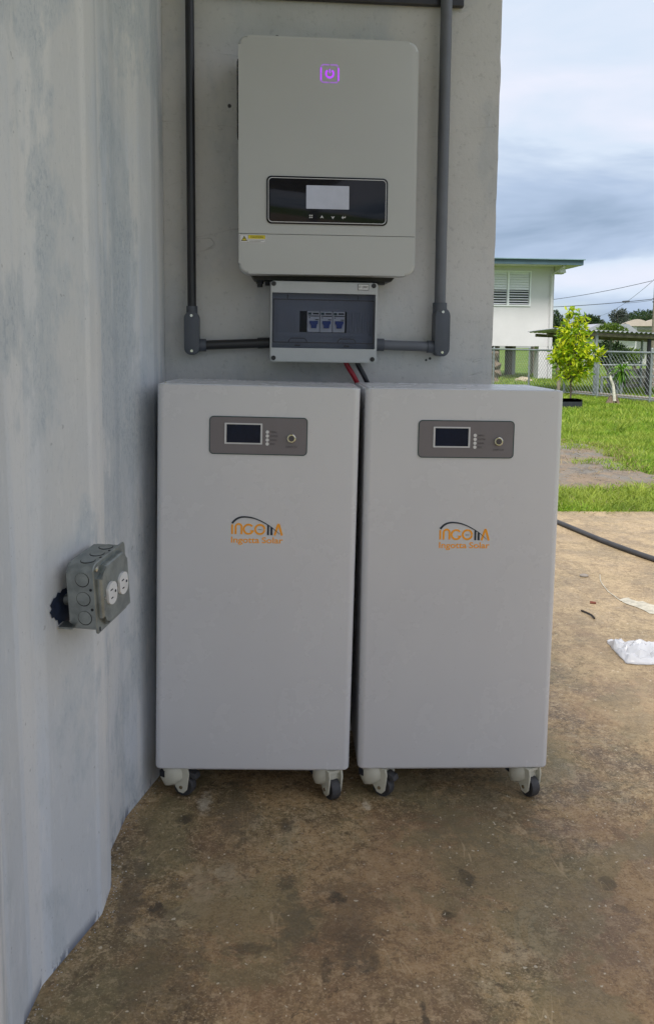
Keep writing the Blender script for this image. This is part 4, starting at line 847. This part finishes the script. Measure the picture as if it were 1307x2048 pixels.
def local(base, px, py, D): return tuple(deep(px, py, D) - base)
def blobs(base, D, rows):                           # (px, py, radius m, depth offset)
    return [(local(base, px, py, D + dd), r) for px, py, r, dd in rows]
def plants():
    D = 15.4; base = on_ground(1143, D); base.z = LAWN_Z
    cs = blobs(base, D, [(1148, 628, .09, 0), (1142, 645, .12, .1), (1156, 650, .10, -.1), (1135, 660, .15, .1), (1150, 668, .18, -.1), (1128, 676, .14, 0), (1140, 690, .20, .1), (1160, 690, .14, -.15), (1127, 705, .18, 0), (1150, 710, .23, -.1), (1175, 708, .17, .1), (1113, 708, .13, .1), (1187, 706, .12, -.1), (1137, 728, .20, 0), (1160, 728, .18, .1), (1170, 742, .10, 0), (1150, 745, .16, -.1), (1122, 748, .09, 0), (1168, 632, .05, 0), (1163, 655, .07, 0), (1199, 712, .07, 0), (1180, 690, .08, .1), (1105, 716, .07, 0), (1188, 725, .06, 0), (1137, 618, .05, 0), (1120, 660, .07, 0), (1172, 675, .07, 0)])
    tree('young_tree', 'young tree with bright yellow green leaves in front of the fence', 'tree', base, 0.45, cs, 1650, 0.115, M['leaf_lime'], M['bark'], 0.022, 21, (1.0, 0.44), .9)
    # shallow black tub at its foot
    p = floor = on_ground(1135, D - .35); root = thing('planter_tub', 'low black planter at the foot of the young tree', 'planter', p)
    b = BM(); prism(b, rr(-.24, .24, -.18, .18, .03, 3), 0.0, 0.16, axis='Z'); t = [f for f in b.faces if all(abs(v.co.z - .16) < 1e-5 for v in f.verts)][0]
    bmesh.ops.inset_region(b, faces=[t], thickness=.02); bmesh.ops.translate(b, verts=list(t.verts), vec=(0, 0, -.04)); obj('tub', b, M['pot'], root, 0)
    b = BM(); prism(b, rr(-.215, .215, -.155, .155, .02, 3), 0.10, 0.128, axis='Z'); obj('soil', b, M['roots'], root, 0)
    # bent pale trunk with palm-like tuft
    D2 = 16.0; base = on_ground(1229, D2); root = thing('bent_palm', 'small palm with a bent whitish trunk and hanging green fronds', 'palm', base)
    pt = [Vector(local(base, x, y, D2)) for x, y in ((1228, 802), (1227, 788), (1225, 770), (1220, 757), (1219, 749), (1224, 745), (1240, 741))]
    b = BM(); tube(b, spline(pt, 5), [.030 - .0003 * i for i in range(31)], 9); obj('trunk', b, M['palebark'], root)
    b = BM(); rnd = random.Random(2)
    for i in range(16): a = rnd.uniform(0, 6.28); tube(b, [(0, 0, .15), (.05 * math.cos(a), .05 * math.sin(a), .10 * rnd.uniform(.7, 1.6)), (.14 * math.cos(a), .14 * math.sin(a), -.01)], [.03, .03, .012], 6)
    obj('root_mass', b, M['roots'], root)
    V, Fc = [], []; c = Vector(local(base, 1243, 742, D2)); rng = np.random.default_rng(8)
    for i in range(70):
        a = rng.uniform(0, 6.28); el = rng.uniform(-1.2, 0.9); ln = rng.uniform(.18, .36); d = Vector((math.cos(a) * math.cos(el), math.sin(a) * math.cos(el), math.sin(el))); s = d.cross(Vector((0, 0, 1))).normalized() * .022
        p0, p1, p2 = c, c + d * ln * .55 + Vector((0, 0, .02)), c + d * ln + Vector((0, 0, -.10 * ln / .3)); k = len(V)
        V += [tuple(p0 - s * .3), tuple(p0 + s * .3), tuple(p1 + s), tuple(p1 - s), tuple(p2)]; Fc += [(k, k + 1, k + 2, k + 3), (k + 3, k + 2, k + 4)]
    rawobj('fronds', V, Fc, M['leaf_palm'], root)
    # shrubs and far trees
    def bush(name, label, px, D, rows, n, size, leaf, seed, cat='shrub', th=.3, r0=.08, **k):
        base = on_ground(px, D); return tree(name, label, cat, base, th, blobs(base, D, rows), n, size, leaf, M['bark'], r0, seed, **k)
    bush('dark_shrub', 'dark green shrub growing behind the low zinc shelter', 1218, 27, [(1200, 702, .22, 0), (1210, 694, .24, .4), (1222, 700, .26, .4), (1234, 698, .24, 0), (1212, 712, .24, -.3), (1244, 704, .2, .5), (1228, 716, .24, -.3), (1202, 718, .2, 0), (1240, 714, .2, 0)], 2600, .12, M['leaf_dark'], 31)
    bush('leafy_shrub', 'mid green shrub at the back right under the shelter', 1270, 31, [(1256, 712, .22, 0), (1266, 716, .22, 0), (1276, 710, .2, .3), (1264, 704, .18, .5)], 1000, .11, M['leaf_mid'], 32)
    bush('corner_tree', 'dark tree just right of the house corner', 1116, 38, [(1106, 628, .25, 0), (1112, 640, .35, .3), (1104, 652, .4, -.3), (1120, 652, .4, 0), (1112, 668, .45, 0), (1126, 668, .4, .2), (1118, 682, .4, 0), (1105, 678, .35, .3)], 2600, .14, M['leaf_dark'], 33, 'tree', 1.0, .12)
    bush('corner_shrub', 'mid green shrub behind the young tree beside the house', 1116, 33, [(1113, 704, .25, 0), (1120, 716, .25, 0), (1125, 702, .25, .3), (1113, 692, .22, 0), (1130, 716, .2, 0)], 1200, .10, M['leaf_mid'], 34)
    bush('round_tree', 'dark round tree behind the young tree and grey roof', 1176, 70, [(1154, 654, .5, 0), (1163, 646, .5, 0), (1173, 641, .55, .5), (1183, 640, .5, 0), (1191, 644, .45, 0), (1178, 652, .6, 0), (1166, 656, .5, .4), (1192, 654, .4, 0)], 3000, .22, M['leaf_dark'], 35, 'tree', 1.5, .15)
    bush('bright_shrub', 'bright green shrub rising above the zinc shelter roof', 1222, 42, [(1200, 662, .22, 0), (1210, 657, .28, 0), (1222, 654, .28, .3), (1234, 657, .28, 0), (1245, 662, .22, 0), (1224, 664, .3, 0)], 1700, .13, M['leaf_mid'], 36, th=.8)
    bush('layered_tree', 'tall grey green tree with layered branches left of the tan house', 1234, 85, [(1232, 624, .4, 0), (1243, 622, .35, 0), (1228, 631, .5, .5), (1240, 629, .5, 0), (1248, 632, .4, 0), (1232, 638, .5, 0), (1244, 640, .5, -.5), (1236, 647, .6, 0), (1230, 650, .4, 0), (1244, 650, .5, 0)], 1500, .32, M['leaf_grey'], 37, 'tree', 3.0, .15, shape=(1.0, .3), squash=.35)
    bush('small_far_tree', 'small far tree right of the slender pole', 1201, 90, [(1200, 646, .35, 0), (1205, 649, .35, 0), (1197, 651, .35, 0)], 500, .25, M['leaf_grey'], 38, 'tree', 1.5, .1)
    hb = [(1246 + 5 * i, 641 - 6 * math.sin(i * .16) - 4 * min(1, i / 5) + 2 * math.sin(i * 1.7), 1.0, 4 * math.sin(i * 2.1)) for i in range(26)] + [(1250 + 5 * i, 649 - 4 * min(1, i / 5), 1.2, 3) for i in range(26)]
    bush('hill_wood', 'wooded green rise behind the tan roofed house', 1300, 130, hb, 6500, .42, M['leaf_dark'], 39, 'trees', 3.0, .2)['kind'] = 'stuff'
plants()
def far_wood():
    rng = np.random.default_rng(77); cs = []
    for i in range(120):
        x = -45 + 70 * i / 119; h = 3.0 + 1.6 * math.sin(i * .55) + 1.0 * math.sin(i * 1.7 + 1)
        cs += [((x, 88 + 3 * math.sin(i * 2.3), max(.8, h * q)), 1.2) for q in (.25, .6, .95)]
    V, Fc = leaves(cs, 9000, .75, rng); tag(rawobj('far_wood', V, Fc, M['leaf_dark']), 'far dark wood closing the fields behind the stilt house', 'trees', kind='stuff')
far_wood()

# ------------------------------------------------------------------ house on stilts
def house():
    Y = 25.4; p = lambda x, y: at(x, y, Y)
    xr = p(1105, 600).x; zb = p(1050, 692).z; zt = p(1050, 533).z; xl = xr - 9.0; dep = 7.0
    root = thing('stilt_house', 'pale house raised on pillars with a teal roof edge and louvred window', 'house', (xr, Y, LAWN_Z))
    o = lambda x0, x1, y0, y1, z0, z1: (x0 - xr, x1 - xr, y0 - Y, y1 - Y, z0 - LAWN_Z, z1 - LAWN_Z)
    w0, w1, wz0, wz1 = p(972, 600).x, p(1060, 600).x, p(1030, 612).z, p(1030, 541).z
    b = BM()
    for a in ((xl, w0, Y, Y + .15, zb, zt), (w1, xr, Y, Y + .15, zb, zt), (w0, w1, Y, Y + .15, zb, wz0), (w0, w1, Y, Y + .15, wz1, zt), (xl, xr, Y + dep, Y + dep + .15, zb, zt), (xl, xl + .15, Y + .15, Y + dep, zb, zt), (xr - .15, xr, Y + .15, Y + dep, zb, zt), (xl + .15, xr - .15, Y + .15, Y + dep, zb + .0, zb + .15)): box(b, *o(*a))
    obj('wall', b, M['house'], root, 0)
    b = BM(); box(b, *o(p(1097, 600).x, xr + .012, Y - .035, Y, zb + .0, zt - .12)); obj('corner_pilaster', b, M['house'], root, 0)
    # roof: soffit, teal fascia and sheet
    rx = p(1147, 520).x; zf0, zf1 = p(1060, 525).z, p(1060, 514).z
    b = BM(); box(b, *o(xl - .6, rx - .02, Y - .78, Y + dep + .6, zt, zt + .06)); rf = obj('roof', b, M['soffit_house'], root, 0)
    b = BM(); box(b, *o(xl - .6, rx, Y - .82, Y - .78, zt + .002, zt + .155)); box(b, *o(rx - .02, rx + .02, Y - .78, Y + dep + .6, zt + .002, zt + .155)); obj('fascia', b, M['tealroof'], rf, 0)
    b = BM(); box(b, *o(xl - .62, rx + .05, Y - .88, Y + dep + .65, zt + .158, zt + .185)); obj('roof_sheet', b, M['sheet'], rf, 0)
    b = BM(); box(b, *o(xr + .013, p(1126, 530).x, Y - .1, Y + .15, zt - .22, zt)); obj('eave_beam', b, M['soffit_house'], root, 0)
    b = BM(); x = p(1100, 600).x - xr
    tube(b, [(p(1114, 520).x - xr, -.70, zt - LAWN_Z), (p(1114, 520).x - xr, -.62, zt - .06 - LAWN_Z), (x, -.09, zt - .25 - LAWN_Z), (x, -.085, zb - LAWN_Z), (x, -.085, .02)], .04, 8); obj('downpipe', b, M['house'], root)
    b = BM(); q = p(1114, 536); tube(b, [(q.x - xr, -.45, zt - LAWN_Z), (q.x - xr, -.45, zt - .10 - LAWN_Z), (q.x - xr, -.45, zt - .22 - LAWN_Z)], [.04, .10, .12], 10); obj('eave_lamp', b, M['farwhite'], root)
    # louvred window: closed upper slats, open lower slats
    fr = BM(); t = .04
    for a in ((w0, w1, Y - .03, Y + .10, wz1 - t, wz1), (w0, w1, Y - .03, Y + .10, wz0, wz0 + t), (w0, w0 + t, Y - .03, Y + .10, wz0 + t, wz1 - t), (w1 - t, w1, Y - .03, Y + .10, wz0 + t, wz1 - t)): box(fr, *o(*a))
    md = p(1015, 600).x; box(fr, *o(md - .03, md + .03, Y - .032, Y + .10, wz0 + t, wz1 - t))
    wn = obj('window', fr, M['louver'], root, 0)
    b = BM(); box(b, *o(w0 + .03, w1 - .03, Y + .16, Y + .20, wz0, wz1)); obj('room_shade', b, M['recess_shade'], wn, 0)  # near-black sheet standing in for the unlit room behind the slats
    n = 13; hgt = (wz1 - wz0 - 2 * t) / n
    for (a0, a1) in ((w0 + t + .01, md - .035), (md + .035, w1 - t - .01)):
        for i in range(n):
            z = wz0 + t + (i + .5) * hgt; ang = R(24) if i < 6 else R(60); b = BM(); L2 = hgt * (.50 if i < 6 else .54)
            P = [(-L2, -.006), (L2, -.006), (L2, .006), (-L2, .006)]
            prism(b, [(q[0] * math.cos(ang) - q[1] * math.sin(ang) + .03, q[0] * math.sin(ang) + q[1] * math.cos(ang) + z - LAWN_Z) for q in P], a0 - xr, a1 - xr, axis='X'); obj('louver', b, M['louver'], wn, 0)
    for (x0, x1, m, dy) in ((1076, 1104, M['house'], 0.0), (1016, 1023.5, M['bark'], 3.2), (1023.7, 1030, M['pillar_side'], 3.4), (952, 968, M['pillar_side'], 0.0)):
        b = BM(); a, c = at(x0, 720, Y + dy), at(x1, 720, Y + dy); box(b, *o(a.x, c.x, Y + dy + .002, Y + dy + .45, LAWN_Z - .05, zb - .002)); obj('pillar', b, m, root, 0)
    for (px, dy) in ((1073, 6.0), (990, 6.2)):
        b = BM(); a = at(px, 720, Y + dy); box(b, *o(a.x - .16, a.x + .16, Y + dy, Y + dy + .32, LAWN_Z - .05, zb - .002)); obj('pillar', b, M['wood'], root, 0)
    for x in (xr - 4.2, xr - 6.6, xl + .1):
        b = BM(); box(b, *o(x, x + .3, Y + .002, Y + .32, LAWN_Z - .05, zb - .002)); obj('pillar', b, M['pillar_side'], root, 0)
    # rock under the house, and a brown bundle by the wall edge
    q = at(1046, 757, 23.6); b = BM(); bmesh.ops.create_icosphere(b, subdivisions=3, radius=1)
    from mathutils import noise as mn
    for v in b.verts: v.co *= 1 + .25 * mn.noise(v.co * 2.2)
    b.transform(Matrix.Diagonal((.27, .2, .13, 1))); r = obj('rock', b, M['stone']); r.location = (q.x, q.y, LAWN_Z + .03); tag(r, 'pale rock lying in the grass under the house', 'rock')
    q = at(988, 740, 22.5); root2 = thing('tree_stump', 'rough brown stump showing beside the edge of the concrete wall', 'stump', (q.x, q.y, LAWN_Z))
    b = BM(); tube(b, spline([(0, 0, -.05), (.02, 0, .22), (.10, 0, .42), (.02, 0, .62), (.0, 0, .95)], 5), [.16 + .05 * math.sin(i * 1.1) - .004 * i for i in range(21)], 10); obj('trunk', b, M['bark'], root2)
house()

# ------------------------------------------------------------------ chain-link fence and zinc shelter
def fence():
    # line of the fence on the ground: far on the left, nearer on the right
    A = deep(970, 700, 22.5); B = deep(1298, 706, 16.5); A.z = B.z = LAWN_Z; C = B + (B - A) * 0.35
    root = thing('chain_link_fence', 'grey chain link fence with steel posts crossing the lawn', 'fence', A)
    d = (C - A); Ln = d.length; u = d / Ln; H = 1.02; L = lambda s, z: tuple(u * s + Vector((0, 0, z)))
    b = BM(); tube(b, [L(0, H), L(Ln, H - .05)], .021, 8); obj('top_rail', b, M['fence'], root)
    b = BM(); tube(b, [L(0, .07), L(Ln, .07)], .010, 6); obj('bottom_wire', b, M['fence'], root)
    def at_px(px):                                   # distance along the fence of a photo column
        best = min(range(0, 400), key=lambda i: abs(col(A + u * (Ln * i / 399)) - px)); return Ln * best / 399
    def col(P):
        q = CR.transposed() @ (P - CP); return PX + F * q.x / -q.z
    for px in (985, 1056, 1127, 1193, 1298, 1385):
        s = at_px(px); b = BM(); tube(b, [L(s, -.05), L(s, H + .04), L(s, H + .06)], [.024, .024, .010], 10); obj('post', b, M['fence'], root)
    b = BM(); st = 0.11; n = int(Ln / st); w = .0024; hh = H - .08
    V, Fc = [], []
    for k in range(-int(hh / st) - 1, n + 1):
        for sg in (1, -1):
            s0 = k * st; z0, z1 = .07, .07 + hh; a, c = (s0, s0 + hh) if sg > 0 else (s0 + hh, s0)
            # clip to the run
            t0, t1 = 0.0, 1.0
            if c != a:
                for lim in (0.0, Ln):
                    t = (lim - a) / (c - a)
                    if 0 < t < 1:
                        if (a < 0 and lim == 0) or (a > Ln and lim == Ln): t0 = max(t0, t)
                        elif (c < 0 and lim == 0) or (c > Ln and lim == Ln): t1 = min(t1, t)
            if max(a, c) < 0 or min(a, c) > Ln: continue
            p0 = Vector(L(a + (c - a) * t0, z0 + (z1 - z0) * t0)); p1 = Vector(L(a + (c - a) * t1, z0 + (z1 - z0) * t1))
            o1 = Vector((0, 0, w)); o2 = Vector((-u.y, u.x, 0)) * w * (1.5 if sg > 0 else -1.5); i = len(V)
            V += [tuple(p0 + o1), tuple(p0 - o1 + o2), tuple(p0 - o1 - o2), tuple(p1 + o1), tuple(p1 - o1 + o2), tuple(p1 - o1 - o2)]
            Fc += [(i, i + 1, i + 4, i + 3), (i + 1, i + 2, i + 5, i + 4), (i + 2, i, i + 3, i + 5)]
    rawobj('mesh', V, Fc, M['fence'], root)
    b = BM(); q = at_px(1127); box(b, 0, Ln - q, -.10, .10, -.1, .10, .01, 1); k = obj('fence_kerb', b, M['kerb'], smooth=0); k.location = A + u * q + Vector((-u.y, u.x, 0)) * .28; k.rotation_euler = (0, 0, math.atan2(u.y, u.x)); tag(k, 'low worn concrete kerb running behind the fence', 'kerb')
fence()
def shelter():
    p0 = deep(1107, 657, 18.0); p1 = deep(1400, 671, 18.6); pf = deep(1054, 664, 22.0); base = Vector(((p0.x + p1.x) / 2, (p0.y + p1.y) / 2 + 1.2, LAWN_Z))
    root = thing('zinc_shelter', 'low open shelter with a corrugated zinc roof and grey posts beyond the fence', 'shelter', base)
    # corrugated sheet, waves along the near edge
    a = p0 - base; c = p1 - base; u = (c - a); Ln = u.length; un = u / Ln; vv = pf - p0; v = vv.normalized(); dpt = vv.length
    bm = BM(); n = int(Ln / .022); rows = []
    for dep in (0.0, dpt):
        rows.append([[bm.verts.new(a + un * (Ln * i / n) + v * dep + Vector((0, 0, .018 * math.sin(2 * math.pi * i / 5) + s))) for i in range(n + 1)] for s in (0.0, .004)])
    for i in range(n):
        for s in (0, 1): bm.faces.new((rows[0][s][i], rows[0][s][i + 1], rows[1][s][i + 1], rows[1][s][i]))
        bm.faces.new((rows[0][0][i], rows[0][0][i + 1], rows[0][1][i + 1], rows[0][1][i]))
    obj('zinc_roof', bm, M['zinc'], root, 60)
    b = BM()
    for dep in (.15, dpt * .5, dpt - .2):
        q = a + v * dep + Vector((0, 0, -.075)); tube(b, [q + un * .2, q + un * Ln], .045, 6)
    obj('roof_beam', b, M['wood'], root)
    def post(px, dep, r, m, ztop=None, name='post'):
        best = min(range(200), key=lambda i: abs(colx(base + a + un * (Ln * i / 199) + v * dep) - px)); q = a + un * (Ln * best / 199) + v * dep
        b = BM(); tube(b, [(q.x, q.y, -.03), (q.x, q.y, q.z - .03 if ztop is None else ztop)], r, 8); obj(name, b, m, root); return q
    def colx(P): q = CR.transposed() @ (P - CP); return PX + F * q.x / -q.z
    qa = post(1193, .15, .042, M['fence']); qb = post(1222, dpt - .3, .032, M['fence']); qc = post(1284, dpt - .3, .034, M['fence']); qd = post(1299, .2, .045, M['black']); qe = post(1385, .2, .04, M['fence']); qf = post(1120, .2, .04, M['wood'])
    b = BM()
    for z in (.98, .70): tube(b, [(qa.x, qa.y, z), (qd.x, qd.y, z)], .022, 6); tube(b, [(qb.x, qb.y, z - .03), (qc.x, qc.y, z - .03)], .016, 6)
    obj('rail', b, M['fence'], root)
    # slatted bench and a pale wash trough standing under the roof
    q = base + (qa * .45 + qd * .55) + v * .6; q.z = LAWN_Z; t = thing('pipe_bench', 'grey bench of planks on pipe legs under the zinc shelter', 'bench', q, (0, 0, math.atan2(un.y, un.x)))
    b = BM(); box(b, -.15, 1.5, -.16, .16, .40, .45, .005, 1); obj('seat', b, M['pillar_side'], t, 0)
    for x in (-.05, 1.4):
        b = BM(); tube(b, [(x, -.12, -.03), (x, -.12, .40), (x, .12, .40), (x, .12, -.03)], .03, 6); obj('leg', b, M['fence'], t)
    q = base + (qa * .92 + qd * .08) + v * .35; q.z = LAWN_Z; t = thing('sawhorse', 'low grey pipe sawhorse standing behind the bent palm', 'sawhorse', q, (0, 0, math.atan2(un.y, un.x)))
    b = BM(); tube(b, [(0.15, 0, -.03), (0.15, 0, .42), (.62, 0, .42), (.62, 0, -.03)], .035, 8); obj('pipe', b, M['fence'], t)
    q = base + (qa * .2 + qd * .8) + v * 3.6; q.z = LAWN_Z; t = thing('low_wall', 'low pale rubble wall behind the shelter', 'wall', q, (0, 0, math.atan2(un.y, un.x)))
    b = BM(); rnd = random.Random(6)
    for j in range(3):
        x = 0.3
        while x < 4.0: w = rnd.uniform(.2, .45); box(b, x, x + w - .012, rnd.uniform(-.03, 0), .25, j * .19 - .03, j * .19 + .15 + rnd.uniform(-.02, .015), .02, 1); x += w
    obj('stones', b, M['kerb'], t, 0)
shelter()

# ------------------------------------------------------------------ far buildings, poles and wires
def far():
    p = on_ground(1196, 55); root = thing('grey_roof_house', 'far low house showing only a grey sloping roof above the shelter', 'house', p)
    z = deep(1196, 652, 55).z - LAWN_Z; w = 2.3; b = BM()
    for s in (1,): prism(b, [(-w, z - .65), (w, z - .65), (.55 * w, z + .10), (-.30 * w, z + .10)], -1.5, 3.0)
    obj('roof', b, M['greyroof'], root, 0); b = BM(); box(b, -w + .3, w - .3, -1.0, 2.5, -.05, z - .655); obj('wall', b, M['farwhite'], root, 0)
    D = 60; p = on_ground(1290, D); root = thing('tan_roof_house', 'far white house with a tan scalloped roof and white columns', 'house', p, (0, 0, R(-20)))
    L = lambda px, py: (deep(px, py, D) - p); zr = L(1290, 648).z; b = BM(); P = []
    n = 66; x0, x1 = -1.5, 4.6
    zz = lambda x: zr + .06 + .20 * abs(math.sin((x + 1.5) / 1.35 * math.pi)) + .05 * (x + 1.5)
    P = [(x0 + (x1 - x0) * i / n, zz(x0 + (x1 - x0) * i / n)) for i in range(n + 1)] + [(x1, zr - .18), (x0, zr - .18)]
    prism(b, P, -1.6, 4.0); obj('roof', b, M['tan'], root, 0)
    b = BM(); box(b, x0 + .5, x1, -.2, 3.4, -.05, zr - .19); obj('wall', b, M['farwhite'], root, 0)
    for x in (-.9, .75, 2.4, 4.0): b = BM(); box(b, x - .14, x + .14, -1.4, -1.12, -.05, zr - .182); obj('column', b, M['farwhite'], root, 0)
    b = BM(); box(b, x0 + .2, x1, -1.35, -1.15, zr - .42, zr - .20); obj('porch_beam', b, M['pillar_side'], root, 0)
    D = 40; p = on_ground(1306, D); root = thing('utility_pole', 'wooden utility pole carrying the wires at the right edge', 'utility pole', p); top = deep(1306, 470, D).z - LAWN_Z
    b = BM(); tube(b, [(0, 0, -.05), (0, 0, top)], [.13, .10], 10); obj('shaft', b, M['wood'], root)
    for z in (deep(1306, 561, D).z, deep(1306, 598, D).z, deep(1306, 604, D).z):
        b = BM(); tube(b, [(-.16, 0, z - LAWN_Z), (.16, 0, z - LAWN_Z)], .03, 6); obj('insulator', b, M['wire'], root)
    D3 = 80; p = on_ground(1194, D3); root = thing('service_pole', 'slender far pole standing left of the layered tree', 'utility pole', p); b = BM(); tube(b, [(0, 0, -.05), (0, 0, deep(1194, 631, D3).z - LAWN_Z)], .10, 8); obj('shaft', b, M['wire'], root)
    b = BM(); z = deep(1194, 632, D3).z - LAWN_Z; tube(b, [(-.14, 0, z), (.14, 0, z)], .07, 6); obj('cap', b, M['wire'], root)
    def line(label, a, c, r, sag, extra=None):
        pts = [a.lerp(c, t) + Vector((0, 0, -4 * sag * t * (1 - t))) for t in [i / 16 for i in range(17)]]; b = BM(); tube(b, pts, r, 5); o = obj('overhead_wire', b, M['wire']); tag(o, label, 'wire', 'overhead wires'); return o, pts
    line('topmost overhead wire running left from the wooden pole', deep(900, 610, 48), deep(1304, 561, 40), .013, .35)
    o, pts = line('overhead wire with a dark splice sleeve', deep(900, 614, 48), deep(1304, 598, 40), .016, .2)
    q0, q1 = deep(1243, 603.4, 41.3), deep(1259, 602.2, 41.0); b = BM(); tube(b, [q0, q0.lerp(q1, .1), q0.lerp(q1, .9), q1], [.02, .045, .045, .02], 8); obj('splice_sleeve', b, M['wire'], o)
    line('thin slanting wire from the slender far pole up to the wooden pole', deep(1195, 632, 80), deep(1304, 562, 40), .010, .3)
    line('thin overhead wire just below the spliced one', deep(1248, 606, 41.5), deep(1304, 600, 40), .009, .02)
far()
